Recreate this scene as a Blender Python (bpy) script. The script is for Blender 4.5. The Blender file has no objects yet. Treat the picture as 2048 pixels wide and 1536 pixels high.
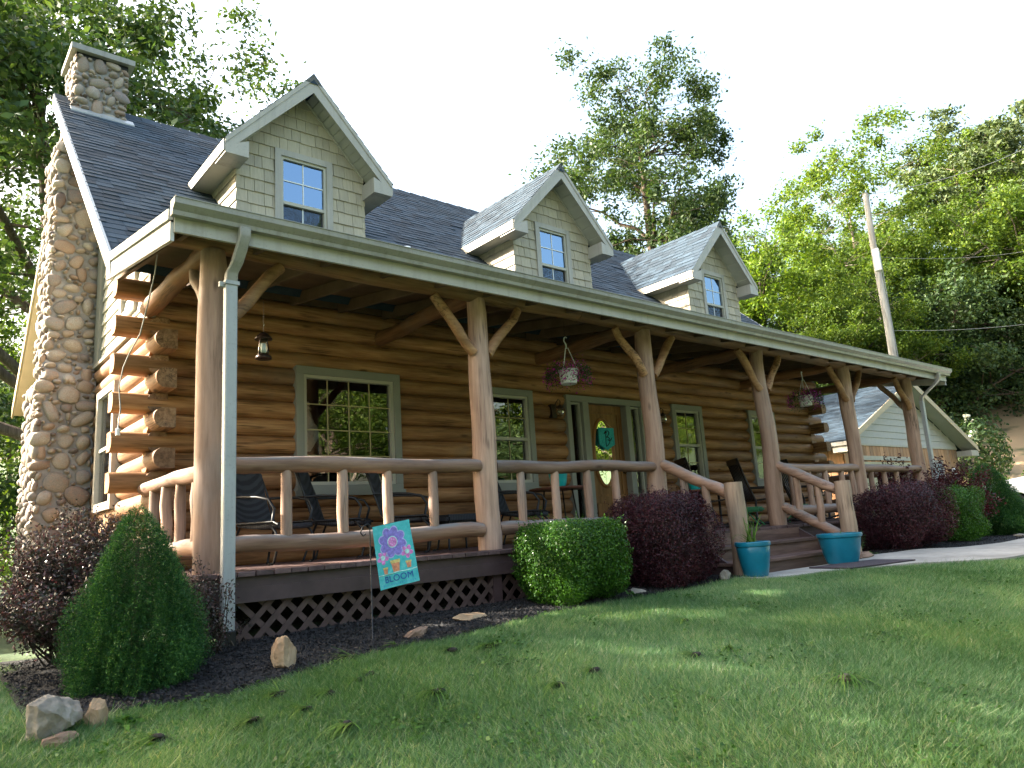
import bpy, bmesh, math, random
import numpy as np
from mathutils import Vector, Matrix
R = math.radians
C = bpy.context.scene.collection
SC = bpy.context.scene

# ------------------------------------------------------------------ camera
cam = bpy.data.objects.new('camera', bpy.data.cameras.new('camera'))
C.objects.link(cam)
YAW, PITCH, ROLL = 0.70230, 0.19470, -0.06490
_f = Vector((math.sin(YAW)*math.cos(PITCH), math.cos(YAW)*math.cos(PITCH), math.sin(PITCH)))
_r = Vector((math.cos(YAW), -math.sin(YAW), 0)); _u = _r.cross(_f)
_r2 = _r*math.cos(ROLL) + _u*math.sin(ROLL); _u2 = -_r*math.sin(ROLL) + _u*math.cos(ROLL)
_m = Matrix((_r2, _u2, -_f)).transposed().to_4x4()
_m.translation = Vector((-1.9095, -5.9707, 0.1785))
cam.matrix_world = _m
cam.data.sensor_width = 36.0
cam.data.lens = 1479.82/2048*36
cam.data.clip_start = 0.05
cam.data.clip_end = 2000
SC.camera = cam
# ------------------------------------------------------------------ sky, sun, exposure
EL, BACK = R(31), R(42)
SUN = Vector((-math.cos(EL)*math.cos(BACK), math.cos(EL)*math.sin(BACK), math.sin(EL)))
W = bpy.data.worlds.new('World'); SC.world = W; W.use_nodes = True
nt = W.node_tree; nt.nodes.clear()
sky = nt.nodes.new('ShaderNodeTexSky'); sky.sky_type = 'NISHITA'; sky.sun_disc = False
sky.sun_elevation = EL; sky.sun_rotation = math.atan2(SUN.x, SUN.y) % (2*math.pi)
sky.air_density = 1.6; sky.dust_density = 10.0; sky.ozone_density = 1.6; sky.altitude = 0
bg = nt.nodes.new('ShaderNodeBackground'); bg.inputs['Strength'].default_value = 0.15
wo = nt.nodes.new('ShaderNodeOutputWorld')
nt.links.new(sky.outputs[0], bg.inputs[0]); nt.links.new(bg.outputs[0], wo.inputs[0])
sl = bpy.data.lights.new('sun', 'SUN'); sl.energy = 4.5; sl.angle = R(0.5); sl.color = (1.0, 0.93, 0.80)
so = bpy.data.objects.new('sun', sl); C.objects.link(so)
so.rotation_euler = SUN.to_track_quat('Z', 'Y').to_euler(); so.location = (-40, 25, 40)
vs = SC.view_settings
vs.view_transform = 'Standard'; vs.look = 'None'; vs.exposure = 2.52; vs.gamma = 1.0; vs.use_curve_mapping = False
SC.cycles.max_bounces = 6; SC.cycles.diffuse_bounces = 3; SC.cycles.transparent_max_bounces = 8
SC.cycles.use_denoising = True
SC.cycles.sample_clamp_indirect = 6.0

# ------------------------------------------------------------------ node helpers
def newmat(name):
    m = bpy.data.materials.new(name); m.use_nodes = True
    t = m.node_tree; b = t.nodes['Principled BSDF']
    return m, t, b
def nd(t, typ, **kw):
    n = t.nodes.new(typ)
    for k, v in kw.items():
        if k in n.inputs: n.inputs[k].default_value = v
        else: setattr(n, k, v)
    return n
def ramp(t, stops, fac=None):
    r = t.nodes.new('ShaderNodeValToRGB'); e = r.color_ramp.elements
    while len(e) < len(stops): e.new(0.5)
    for x, (p, c) in zip(e, stops):
        x.position = p; x.color = (c[0], c[1], c[2], 1)
    if fac is not None: t.links.new(fac, r.inputs[0])
    return r
def mixc(t, fac, a, b, blend='MIX'):
    n = t.nodes.new('ShaderNodeMix'); n.data_type = 'RGBA'; n.blend_type = blend
    for i, v in ((0, fac), (6, a), (7, b)):
        if isinstance(v, bpy.types.NodeSocket): t.links.new(v, n.inputs[i])
        elif i == 0: n.inputs[0].default_value = v
        else: n.inputs[i].default_value = (v[0], v[1], v[2], 1)
    return n.outputs[2]
def coords(t, scale=(1, 1, 1), kind='Object', rot=(0, 0, 0)):
    tc = t.nodes.new('ShaderNodeTexCoord'); mp = t.nodes.new('ShaderNodeMapping')
    mp.inputs['Scale'].default_value = scale; mp.inputs['Rotation'].default_value = rot
    t.links.new(tc.outputs[kind], mp.inputs[0]); return mp.outputs[0]
def noise(t, vec, scale, detail=4, rough=0.55, w=None):
    n = t.nodes.new('ShaderNodeTexNoise')
    n.inputs['Scale'].default_value = scale; n.inputs['Detail'].default_value = detail; n.inputs['Roughness'].default_value = rough
    if w is not None: n.noise_dimensions = '4D'; t.links.new(w, n.inputs['W'])
    t.links.new(vec, n.inputs['Vector']); return n.outputs[0]
def bump(t, b, h, strength=0.3, dist=0.01):
    n = t.nodes.new('ShaderNodeBump'); n.inputs['Strength'].default_value = strength; n.inputs['Distance'].default_value = dist
    t.links.new(h, n.inputs['Height']); t.links.new(n.outputs[0], b.inputs['Normal'])
def objrand(t): return t.nodes.new('ShaderNodeObjectInfo').outputs['Random']
def islrand(t): return t.nodes.new('ShaderNodeNewGeometry').outputs['Random Per Island']
def mul(t, a, k):
    n = t.nodes.new('ShaderNodeMath'); n.operation = 'MULTIPLY'; t.links.new(a, n.inputs[0]); n.inputs[1].default_value = k; return n.outputs[0]

def wood(name, c1, c2, c3, axis='X', rough=0.6, knots=True, grain=1.0, weather=None):
    m, t, b = newmat(name)
    s = {'X': (1.2, 16, 16), 'Y': (16, 1.2, 16), 'Z': (16, 16, 1.2)}[axis]
    v = coords(t, s); rnd = objrand(t); w = mul(t, rnd, 37.0)
    g = noise(t, v, 1.6*grain, 6, 0.65, w)
    col = ramp(t, [(0.3, c1), (0.5, c2), (0.72, c3)], g).outputs[0]
    big = noise(t, coords(t, {'X': (.6, 5, 5), 'Y': (5, .6, 5), 'Z': (5, 5, .6)}[axis]), 1.5, 4, 0.6, w)
    col = mixc(t, 0.85, col, ramp(t, [(0.32, (.62, .58, .55)), (0.52, (1, 1, 1)), (0.72, (1.38, 1.33, 1.28))], big).outputs[0], 'MULTIPLY')
    tone = ramp(t, [(0, (.70, .69, .68)), (.5, (1, .97, .93)), (1, (1.25, 1.24, 1.22))], rnd).outputs[0]
    col = mixc(t, 1.0, col, tone, 'MULTIPLY')
    if knots:   # drying checks
        ck = noise(t, coords(t, {'X': (.7, 26, 26), 'Y': (26, .7, 26), 'Z': (26, 26, .7)}[axis]), 1.0, 3, .5, w)
        cm = ramp(t, [(.465, (0, 0, 0)), (.492, (1, 1, 1)), (.508, (1, 1, 1)), (.535, (0, 0, 0))], ck).outputs[0]
        ar = ramp(t, [(.5, (0, 0, 0)), (.62, (1, 1, 1))], noise(t, coords(t), 1.7, 2, .5, w)).outputs[0]
        col = mixc(t, mul(t, mixc(t, 1.0, cm, ar, 'MULTIPLY'), .75), col, (c1[0]*.35, c1[1]*.33, c1[2]*.33))
        st = ramp(t, [(.55, (0, 0, 0)), (.75, (.55, .55, .55))], noise(t, coords(t), .9, 4, .6, w)).outputs[0]
        g3 = (c2[0]+c2[1]+c2[2])/3*.85
        col = mixc(t, st, col, (g3*1.08, g3, g3*.93))
    if knots:
        vo = t.nodes.new('ShaderNodeTexVoronoi'); vo.inputs['Scale'].default_value = 1.0
        t.links.new(coords(t, {'X': (1.6, 5, 5), 'Y': (5, 1.6, 5), 'Z': (5, 5, 1.6)}[axis]), vo.inputs['Vector'])
        k = ramp(t, [(0.05, (1, 1, 1)), (0.13, (0, 0, 0))], vo.outputs['Distance']).outputs[0]
        col = mixc(t, mul(t, k, 0.75), col, (c1[0]*.4, c1[1]*.35, c1[2]*.35))
    if weather:   # grey weathered upper side of round rails
        ge = t.nodes.new('ShaderNodeNewGeometry'); sp = t.nodes.new('ShaderNodeSeparateXYZ'); t.links.new(ge.outputs['Normal'], sp.inputs[0])
        wm = ramp(t, [(0.35, (0, 0, 0)), (0.8, (1, 1, 1))], sp.outputs[2]).outputs[0]
        wn = ramp(t, [(0.35, (.25, .25, .25)), (0.6, (1, 1, 1))], noise(t, coords(t, (2, 9, 9)), 2, 4)).outputs[0]
        col = mixc(t, mixc(t, 1.0, wm, wn, 'MULTIPLY'), col, weather)
    t.links.new(col, b.inputs['Base Color']); b.inputs['Roughness'].default_value = rough
    b.inputs['Specular IOR Level'].default_value = 0.3
    bump(t, b, g, 0.35, 0.006)
    return m
def plain(name, c, rough=0.5, var=0.12, scale=6, bumps=0.0, metal=0.0, spec=0.4, streak=0.0):
    m, t, b = newmat(name)
    n = noise(t, coords(t), scale, 5, 0.6)
    col = mixc(t, 1.0, c, ramp(t, [(0.3, (1-var,)*3), (0.7, (1+var,)*3)], n).outputs[0], 'MULTIPLY')
    if streak:
        sn_ = noise(t, coords(t, (11, 11, .9)), 1.0, 5, .65)
        col = mixc(t, ramp(t, [(.5, (0, 0, 0)), (.78, (streak,)*3)], sn_).outputs[0], col, (c[0]*.42, c[1]*.40, c[2]*.34))
        col = mixc(t, ramp(t, [(.58, (0, 0, 0)), (.7, (streak*.6,)*3)], noise(t, coords(t), 45, 3)).outputs[0], col, (c[0]*.5, c[1]*.48, c[2]*.42))
    t.links.new(col, b.inputs['Base Color']); b.inputs['Roughness'].default_value = rough
    b.inputs['Metallic'].default_value = metal; b.inputs['Specular IOR Level'].default_value = spec
    if bumps: bump(t, b, noise(t, coords(t), scale*8, 4), bumps, 0.004)
    return m
def leafmat(name, stops, trans=0.35, rough=0.55, objvar=0.15, tint=(1.25, 1.2, .45)):
    m, t, b = newmat(name)
    col = ramp(t, stops, islrand(t)).outputs[0]
    n = noise(t, coords(t, kind='Object'), .9, 2)
    col = mixc(t, 1.0, col, ramp(t, [(0.3, (.7, .72, .7)), (0.7, (1.25, 1.25, 1.15))], n).outputs[0], 'MULTIPLY')
    tone = ramp(t, [(0, (1-objvar,)*3), (1, (1+objvar, 1+objvar, 1))], objrand(t)).outputs[0]
    col = mixc(t, 1.0, col, tone, 'MULTIPLY')
    t.links.new(col, b.inputs['Base Color']); b.inputs['Roughness'].default_value = rough; b.inputs['Specular IOR Level'].default_value = 0.25
    tr = t.nodes.new('ShaderNodeBsdfTranslucent'); t.links.new(mixc(t, 1.0, col, tint, 'MULTIPLY'), tr.inputs[0])
    mx = t.nodes.new('ShaderNodeMixShader'); mx.inputs[0].default_value = trans
    t.links.new(b.outputs[0], mx.inputs[1]); t.links.new(tr.outputs[0], mx.inputs[2])
    t.links.new(mx.outputs[0], t.nodes['Material Output'].inputs[0])
    return m

M = {}
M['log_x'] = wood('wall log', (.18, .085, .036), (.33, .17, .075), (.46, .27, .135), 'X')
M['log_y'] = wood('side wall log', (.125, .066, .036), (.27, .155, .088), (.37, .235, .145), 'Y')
M['post'] = wood('peeled post', (.25, .155, .115), (.37, .242, .182), (.44, .30, .235), 'Z')
M['rail'] = wood('peeled rail', (.18, .10, .068), (.28, .17, .12), (.35, .23, .165), 'X', weather=(.22, .205, .20))
M['raily'] = wood('peeled side rail', (.18, .10, .068), (.28, .17, .12), (.35, .23, .165), 'Y', weather=(.24, .215, .20))
M['beam'] = wood('porch beam', (.19, .10, .048), (.30, .165, .083), (.38, .225, .12), 'X')
M['tie'] = wood('porch tie log', (.15, .07, .035), (.24, .12, .06), (.30, .16, .08), 'Y')
M['newel'] = wood('weathered newel', (.19, .135, .10), (.29, .21, .16), (.38, .29, .23), 'Z')
M['endgrain'] = wood('log end grain', (.20, .105, .05), (.31, .17, .085), (.38, .22, .12), 'Z', knots=False)
M['deck'] = wood('deck paint', (.06, .036, .038), (.10, .062, .062), (.14, .095, .09), 'Y', knots=False)
M['skirt'] = plain('deck skirt paint', (.066, .040, .040), .55, .25, 5, .2)
M['lattice'] = plain('lattice paint', (.085, .052, .046), .6, .25, 8, .2)
M['stair'] = wood('stair boards', (.075, .043, .037), (.13, .08, .068), (.19, .125, .11), 'X', knots=False)
M['trim'] = plain('sage grey trim', (.255, .255, .225), .45, .06, 3)
M['fascia'] = plain('clay trim', (.39, .365, .32), .45, .08, 2, streak=.45)
M['rake'] = plain('pale rake trim', (.50, .49, .47), .45, .08, 2, streak=.4)
M['gutter'] = plain('gutter metal', (.285, .27, .24), .36, .10, 2, spec=.5, streak=.65)
M['spout'] = plain('downspout metal', (.345, .355, .355), .38, .10, 3, spec=.5, streak=.5)
M['soffit'] = plain('soffit vinyl', (.42, .41, .36), .5, .06, 4)
M['tansoffit'] = plain('tan rake soffit', (.45, .36, .24), .5, .08, 4)
M['deckunder'] = plain('roof sheathing', (.11, .07, .042), .8, .3, 3)
M['black'] = plain('black metal', (.012, .012, .013), .4, .2, 10)
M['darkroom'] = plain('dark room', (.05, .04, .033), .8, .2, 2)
M['white'] = plain('white plastic', (.75, .76, .76), .4, .05, 3)
M['curtain'] = plain('sheer curtain', (.72, .70, .66), .9, .15, 30)
M['brass'] = plain('gold muntin', (.42, .35, .18), .4, .1, 10)
M['sash'] = plain('window sash', (.44, .42, .35), .45, .05, 4)
M['concrete'] = plain('concrete', (.36, .335, .30), .9, .28, 1.6, .5, streak=.35)
M['mat'] = plain('rubber mat', (.055, .042, .05), .9, .3, 40, .5)
M['soil'] = plain('dark soil', (.02, .017, .014), .95, .4, 20, .8)
M['bronze'] = plain('bronze lantern', (.045, .026, .022), .35, .3, 12, metal=.4)
M['oldbrass'] = plain('aged brass', (.16, .11, .05), .35, .3, 12, metal=.8)
M['pole'] = wood('grey utility pole', (.36, .35, .34), (.50, .49, .47), (.60, .59, .57), 'Z', knots=False)
M['bark'] = wood('tree bark', (.035, .026, .019), (.075, .058, .044), (.12, .10, .08), 'Z', knots=False, rough=.9)
M['palebark'] = wood('pale bark', (.12, .10, .085), (.22, .19, .16), (.32, .29, .25), 'Z', knots=False, rough=.9)
M['dead'] = plain('dead branch', (.16, .13, .11), .9, .2, 6)
M['wire'] = plain('wire', (.30, .30, .30), .5, .1, 3)
M['paintwhite'] = plain('white car paint', (.72, .74, .78), .18, .02, 2, spec=.6)
M['tyre'] = plain('tyre rubber', (.018, .018, .019), .8, .2, 20)
M['steel'] = plain('wheel steel', (.35, .35, .36), .3, .1, 6, metal=.8)
M['lapsiding'] = plain('grey lap siding', (.40, .385, .36), .55, .06, 6, .15)
M['garageboard'] = wood('garage boards', (.32, .155, .08), (.46, .25, .135), (.52, .31, .18), 'Z')
M['garagedoor'] = plain('garage door panel', (.42, .38, .25), .5, .06, 2)
M['greydoor'] = plain('grey steel door', (.20, .235, .27), .45, .06, 2)
M['rocker'] = plain('dark rocker wood', (.022, .015, .013), .45, .3, 14)
M['greencushion'] = plain('green cushion', (.05, .22, .10), .85, .2, 20)
M['doorwood'] = wood('oak door', (.19, .085, .028), (.29, .14, .05), (.36, .19, .08), 'Z', rough=.4, knots=False, grain=.8)
M['tabletop'] = plain('brown table top', (.13, .05, .03), .5, .2, 6)

# glazed teal pots
def potmat(name, c):
    m, t, b = newmat(name)
    n = noise(t, coords(t), 4, 4)
    st = noise(t, coords(t, (1, 1, .6)), 7, 5, .7)
    col = mixc(t, 1.0, c, ramp(t, [(.3, (.8,)*3), (.7, (1.15,)*3)], n).outputs[0], 'MULTIPLY')
    col = mixc(t, ramp(t, [(.62, (0, 0, 0)), (.75, (.55,)*3)], st).outputs[0], col, (.12, .12, .08))
    t.links.new(col, b.inputs['Base Color']); b.inputs['Roughness'].default_value = .28
    return m
M['teal'] = potmat('teal glaze', (.008, .175, .28))
M['tealbright'] = potmat('turquoise glaze', (.01, .36, .36))
# shingles: tone by tab
def shingle(name, stops, rough=.92):
    m, t, b = newmat(name)
    col = ramp(t, stops, islrand(t)).outputs[0]
    g = noise(t, coords(t), 160, 2)
    col = mixc(t, .6, col, ramp(t, [(.3, (.5,)*3), (.7, (1.5,)*3)], g).outputs[0], 'MULTIPLY')
    big = noise(t, coords(t), .6, 3)
    col = mixc(t, .5, col, ramp(t, [(.3, (.75,)*3), (.7, (1.25,)*3)], big).outputs[0], 'MULTIPLY')
    t.links.new(col, b.inputs['Base Color']); b.inputs['Roughness'].default_value = rough
    bump(t, b, g, .3, .003); return m
M['shingle'] = shingle('slate grey shingles', [(0, (.009, .019, .031)), (.35, (.016, .031, .048)), (.7, (.023, .043, .065)), (1, (.033, .058, .085))])
# cedar-look shakes
def shakemat(name, c):
    m, t, b = newmat(name)
    g = noise(t, coords(t, (60, 60, 2)), 1, 4, .6)
    rnd = objrand(t)
    col = mixc(t, 1.0, c, ramp(t, [(.3, (.88,)*3), (.7, (1.1,)*3)], g).outputs[0], 'MULTIPLY')
    col = mixc(t, 1.0, col, ramp(t, [(0, (.86, .86, .87)), (1, (1.12, 1.11, 1.08))], rnd).outputs[0], 'MULTIPLY')
    t.links.new(col, b.inputs['Base Color']); b.inputs['Roughness'].default_value = .7
    bump(t, b, g, .4, .004); return m
M['shake'] = shakemat('beige shakes', (.41, .365, .28))
M['clap'] = shakemat('pale clapboard', (.55, .53, .47))
# river stones
m, t, b = newmat('river stone')
rc = ramp(t, [(0, (.28, .235, .195)), (.16, (.38, .325, .27)), (.3, (.33, .235, .17)), (.42, (.15, .12, .115)), (.55, (.41, .36, .31)), (.68, (.36, .285, .22)), (.8, (.20, .17, .165)), (.9, (.44, .40, .35)), (1, (.34, .29, .245))], objrand(t)).outputs[0]
sn = noise(t, coords(t), 9, 6, .65)
c_ = mixc(t, .75, rc, ramp(t, [(.3, (.6, .58, .55)), (.7, (1.3, 1.25, 1.2))], sn).outputs[0], 'MULTIPLY')
c_ = mixc(t, ramp(t, [(.5, (0,)*3), (.75, (.5,)*3)], noise(t, coords(t), 2.2, 3)).outputs[0], c_, (.36, .17, .09))
t.links.new(c_, b.inputs['Base Color']); b.inputs['Roughness'].default_value = .75; bump(t, b, noise(t, coords(t), 30, 5), .35, .006)
M['stone'] = m
m, t, b = newmat('river stone darkened')
rc = ramp(t, [(0, (.17, .135, .11)), (.2, (.23, .19, .155)), (.4, (.17, .12, .09)), (.6, (.26, .225, .19)), (.8, (.14, .11, .105)), (1, (.28, .25, .215))], islrand(t)).outputs[0]  # darker copy of the stone colours, tames sunlight on the chimney side
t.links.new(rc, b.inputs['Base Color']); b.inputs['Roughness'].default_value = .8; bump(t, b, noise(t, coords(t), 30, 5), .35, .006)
M['stone_darkened'] = m
M['mortar'] = plain('grey mortar', (.27, .255, .245), .95, .2, 14, .6)
def rockmat(name, a, b_, c):
    m, t, b = newmat(name)
    n = noise(t, coords(t), 3.5, 7, .65)
    t.links.new(ramp(t, [(.3, a), (.5, b_), (.7, c)], n).outputs[0], b.inputs['Base Color']); b.inputs['Roughness'].default_value = .9
    bump(t, b, noise(t, coords(t), 14, 8, .7), .7, .02); return m
M['rock_tan'] = rockmat('tan sandstone', (.20, .12, .07), (.36, .24, .14), (.46, .34, .22))
M['rock_grey'] = rockmat('grey field stone', (.12, .105, .09), (.24, .21, .17), (.34, .30, .25))
M['rock_brown'] = rockmat('brown flat stone', (.13, .075, .05), (.24, .15, .10), (.32, .21, .15))
# glass
def glassmat(name, ior=1.75, tint=(.75, .8, .78)):
    m, t, b = newmat(name); t.nodes.remove(b)
    fr = nd(t, 'ShaderNodeFresnel', IOR=ior)
    tr = t.nodes.new('ShaderNodeBsdfTransparent'); tr.inputs[0].default_value = (*tint, 1)
    gl = t.nodes.new('ShaderNodeBsdfGlossy'); gl.inputs['Roughness'].default_value = 0.012; gl.inputs[0].default_value = (1, 1, 1, 1)
    bm = t.nodes.new('ShaderNodeBump'); bm.inputs['Strength'].default_value = .03; bm.inputs['Distance'].default_value = .02
    t.links.new(noise(t, coords(t), 3.0, 2), bm.inputs['Height']); t.links.new(bm.outputs[0], gl.inputs['Normal'])
    mx = t.nodes.new('ShaderNodeMixShader'); t.links.new(fr.outputs[0], mx.inputs[0]); t.links.new(tr.outputs[0], mx.inputs[1]); t.links.new(gl.outputs[0], mx.inputs[2])
    t.links.new(mx.outputs[0], t.nodes['Material Output'].inputs[0]); return m
M['glass'] = glassmat('window glass', 2.25, (.86, .89, .87)); M['skyglass'] = glassmat('sky tinted dormer glass', 3.5, (.6, .65, .65))
for _n in M['skyglass'].node_tree.nodes:
    if _n.type == 'BSDF_GLOSSY': _n.inputs[0].default_value = (.50, .72, 1.0, 1)  # blue of the reflected sky is put into the gloss colour
M['lampglass'] = glassmat('lantern glass', 1.6, (.85, .9, .9))
# leaves
M['leaf_oak'] = leafmat('oak leaves', [(0, (.032, .066, .024)), (.5, (.06, .11, .034)), (1, (.115, .165, .05))], .4)
M['leaf_dark'] = leafmat('dark leaves', [(0, (.028, .058, .026)), (.5, (.05, .094, .036)), (1, (.085, .13, .048))], .3)
M['leaf_bright'] = leafmat('bright leaves', [(0, (.05, .10, .018)), (.5, (.09, .155, .025)), (1, (.15, .21, .035))], .45)
M['leaf_pine'] = leafmat('pine needles', [(0, (.045, .075, .035)), (.5, (.075, .11, .05)), (1, (.11, .145, .065))], .2)
M['leaf_box'] = leafmat('boxwood leaves', [(0, (.022, .075, .012)), (.5, (.045, .125, .018)), (1, (.085, .19, .028))], .3, .35)
M['leaf_barb'] = leafmat('barberry leaves', [(0, (.022, .010, .016)), (.45, (.05, .016, .024)), (.8, (.09, .024, .038)), (1, (.14, .045, .06))], .2, .35, tint=(1.3, .5, .5))
M['leaf_barb2'] = leafmat('loose barberry leaves', [(0, (.028, .042, .028)), (.4, (.05, .05, .045)), (.75, (.085, .045, .058)), (1, (.14, .11, .12))], .2, .3, tint=(1.2, .6, .6))
M['leaf_spruce'] = leafmat('spruce needles', [(0, (.014, .055, .020)), (.55, (.030, .10, .034)), (.85, (.06, .155, .042)), (1, (.15, .29, .065))], .2, .5)
M['leaf_maple'] = leafmat('maple leaves', [(0, (.035, .010, .016)), (.5, (.075, .018, .026)), (1, (.12, .03, .04))], .3, .4, tint=(1.4, .5, .5))
M['leaf_grassy'] = leafmat('strap leaves', [(0, (.05, .12, .02)), (.6, (.09, .19, .03)), (1, (.16, .23, .05))], .3)
M['petal'] = leafmat('magenta petals', [(0, (.28, .01, .20)), (.6, (.50, .02, .38)), (1, (.62, .14, .52))], .3, tint=(1.2, .6, 1.1))
M['whiteflower'] = leafmat('white flowers', [(0, (.6, .6, .58)), (1, (.8, .8, .76))], .2, tint=(1, 1, 1))
# grass blades: straw and green patches
m, t, b = newmat('lawn blades')
col = ramp(t, [(0, (.062, .148, .058)), (.5, (.112, .23, .088)), (.82, (.18, .29, .135)), (1, (.35, .37, .25))], islrand(t)).outputs[0]
n1 = noise(t, coords(t), .9, 4, .6)
col = mixc(t, 1.0, col, ramp(t, [(.3, (.6, .72, .66)), (.5, (1, 1, 1)), (.64, (1.35, 1.22, 1.15)), (.78, (1.9, 1.5, 1.35))], n1).outputs[0], 'MULTIPLY')
t.links.new(col, b.inputs['Base Color']); b.inputs['Roughness'].default_value = .5; b.inputs['Specular IOR Level'].default_value = .3
tr = t.nodes.new('ShaderNodeBsdfTranslucent'); t.links.new(mixc(t, 1, col, (1.3, 1.25, .5), 'MULTIPLY'), tr.inputs[0])
mx = t.nodes.new('ShaderNodeMixShader'); mx.inputs[0].default_value = .35
t.links.new(b.outputs[0], mx.inputs[1]); t.links.new(tr.outputs[0], mx.inputs[2]); t.links.new(mx.outputs[0], t.nodes['Material Output'].inputs[0])
M['blades'] = m
m, t, b = newmat('lawn soil and hillside')
n1 = noise(t, coords(t), .8, 6, .6); n2 = noise(t, coords(t), 25, 4)
col = ramp(t, [(.3, (.035, .06, .022)), (.6, (.06, .10, .034)), (.8, (.10, .12, .05))], n1).outputs[0]
col = mixc(t, .6, col, ramp(t, [(.3, (.6,)*3), (.7, (1.4,)*3)], n2).outputs[0], 'MULTIPLY')
sp = t.nodes.new('ShaderNodeSeparateXYZ'); t.links.new(coords(t), sp.inputs[0])
far = ramp(t, [(.0, (0,)*3), (1, (1,)*3)], None)
mr = nd(t, 'ShaderNodeMapRange'); mr.inputs['From Min'].default_value = 33; mr.inputs['From Max'].default_value = 40; t.links.new(sp.outputs[0], mr.inputs[0])
mr2 = nd(t, 'ShaderNodeMapRange'); mr2.inputs['From Min'].default_value = 62; mr2.inputs['From Max'].default_value = 52; t.links.new(sp.outputs[0], mr2.inputs[0])
dm = mixc(t, 1, mr.outputs[0], mr2.outputs[0], 'MULTIPLY')
dn = ramp(t, [(.38, (0,)*3), (.5, (1,)*3)], noise(t, coords(t, (.35, .35, 1.2)), 1.0, 4)).outputs[0]
col = mixc(t, mixc(t, 1, dm, dn, 'MULTIPLY'), col, (.36, .25, .14))
t.links.new(col, b.inputs['Base Color']); b.inputs['Roughness'].default_value = .95; bump(t, b, n2, .6, .02)
M['ground'] = m
m, t, b = newmat('bark chips')
t.links.new(ramp(t, [(0, (.006, .006, .007)), (.6, (.012, .011, .012)), (.95, (.022, .019, .018)), (1, (.07, .05, .035))], islrand(t)).outputs[0], b.inputs['Base Color']); b.inputs['Roughness'].default_value = .8
M['chips'] = m
M['mulch'] = plain('black mulch', (.008, .008, .009), .95, .5, 30, 1.0)
# herringbone chair mesh
m, t, b = newmat('woven sling')
wv = t.nodes.new('ShaderNodeTexWave'); wv.inputs['Scale'].default_value = 14; wv.inputs['Distortion'].default_value = 1.0; t.links.new(coords(t, (1, 1, 2)), wv.inputs[0])
t.links.new(ramp(t, [(.3, (.012, .013, .018)), (.7, (.034, .036, .045))], wv.outputs[0]).outputs[0], b.inputs['Base Color']); b.inputs['Roughness'].default_value = .7
M['sling'] = m
# flag cloth
m, t, b = newmat('teal flag cloth')
n1 = noise(t, coords(t), 14, 5, .7)
t.links.new(ramp(t, [(.3, (.03, .33, .36)), (.55, (.08, .48, .50)), (.75, (.26, .62, .60))], n1).outputs[0], b.inputs['Base Color']); b.inputs['Roughness'].default_value = .8
M['flag'] = m
for nme, cc in (('ink_purple', (.24, .19, .55)), ('ink_lilac', (.42, .40, .72)), ('ink_pink', (.62, .2, .52)), ('ink_rose', (.68, .33, .60)), ('ink_orange', (.62, .25, .14)), ('ink_yellow', (.65, .50, .18)), ('ink_navy', (.03, .07, .32)), ('ink_pale', (.45, .72, .68)), ('ink_blue', (.05, .30, .55)), ('signteal', (.03, .36, .38)), ('signblack', (.008, .008, .008))):
    M[nme] = plain(nme.replace('ink_', 'flag print '), cc, .8, .35, 45)

# ------------------------------------------------------------------ mesh helpers
rng = np.random.default_rng(7); random.seed(7)
def mesh_obj(name, V, F, mat=None, parent=None, smooth=False):
    me = bpy.data.meshes.new(name); me.from_pydata([tuple(v) for v in V], [], [tuple(f) for f in F]); me.update()
    if mat is not None: me.materials.append(M[mat] if isinstance(mat, str) else mat)
    if smooth: me.polygons.foreach_set('use_smooth', [True]*len(me.polygons))
    o = bpy.data.objects.new(name, me); C.objects.link(o)
    if parent is not None: o.parent = parent
    return o
def big_obj(name, V, k, mat, parent=None, smooth=False):
    """V (n*k,3): n polygons of k vertices each, unshared"""
    V = np.ascontiguousarray(V, dtype=np.float32).reshape(-1, 3); n = len(V)//k
    me = bpy.data.meshes.new(name); me.vertices.add(len(V)); me.vertices.foreach_set('co', V.ravel())
    me.loops.add(n*k); me.loops.foreach_set('vertex_index', np.arange(n*k, dtype=np.int32))
    me.polygons.add(n); me.polygons.foreach_set('loop_start', np.arange(0, n*k, k, dtype=np.int32)); me.polygons.foreach_set('loop_total', np.full(n, k, dtype=np.int32))
    me.update(calc_edges=True); me.validate(); me.materials.append(M[mat])
    if smooth: me.polygons.foreach_set('use_smooth', [True]*n)
    o = bpy.data.objects.new(name, me); C.objects.link(o)
    if parent is not None: o.parent = parent
    return o
def inst(src, name, parent, loc=(0, 0, 0), rot=(0, 0, 0), scale=(1, 1, 1)):
    o = bpy.data.objects.new(name, src); C.objects.link(o); o.parent = parent
    o.location = loc; o.rotation_euler = rot; o.scale = scale; return o
def tag(o, label=None, cat=None, group=None, kind=None):
    if label: o['label'] = label
    if cat: o['category'] = cat
    if group: o['group'] = group
    if kind: o['kind'] = kind
    return o
def thing(name, label, cat, loc=(0, 0, 0), rz=0, group=None):
    o = bpy.data.objects.new(name, None); C.objects.link(o); o.empty_display_size = .1
    o.location = loc; o.rotation_euler = (0, 0, rz); return tag(o, label, cat, group)
def dup(o, parent=None):
    c = o.copy(); C.objects.link(c); c.parent = parent
    for ch in o.children: dup(ch, c)
    return c
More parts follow.
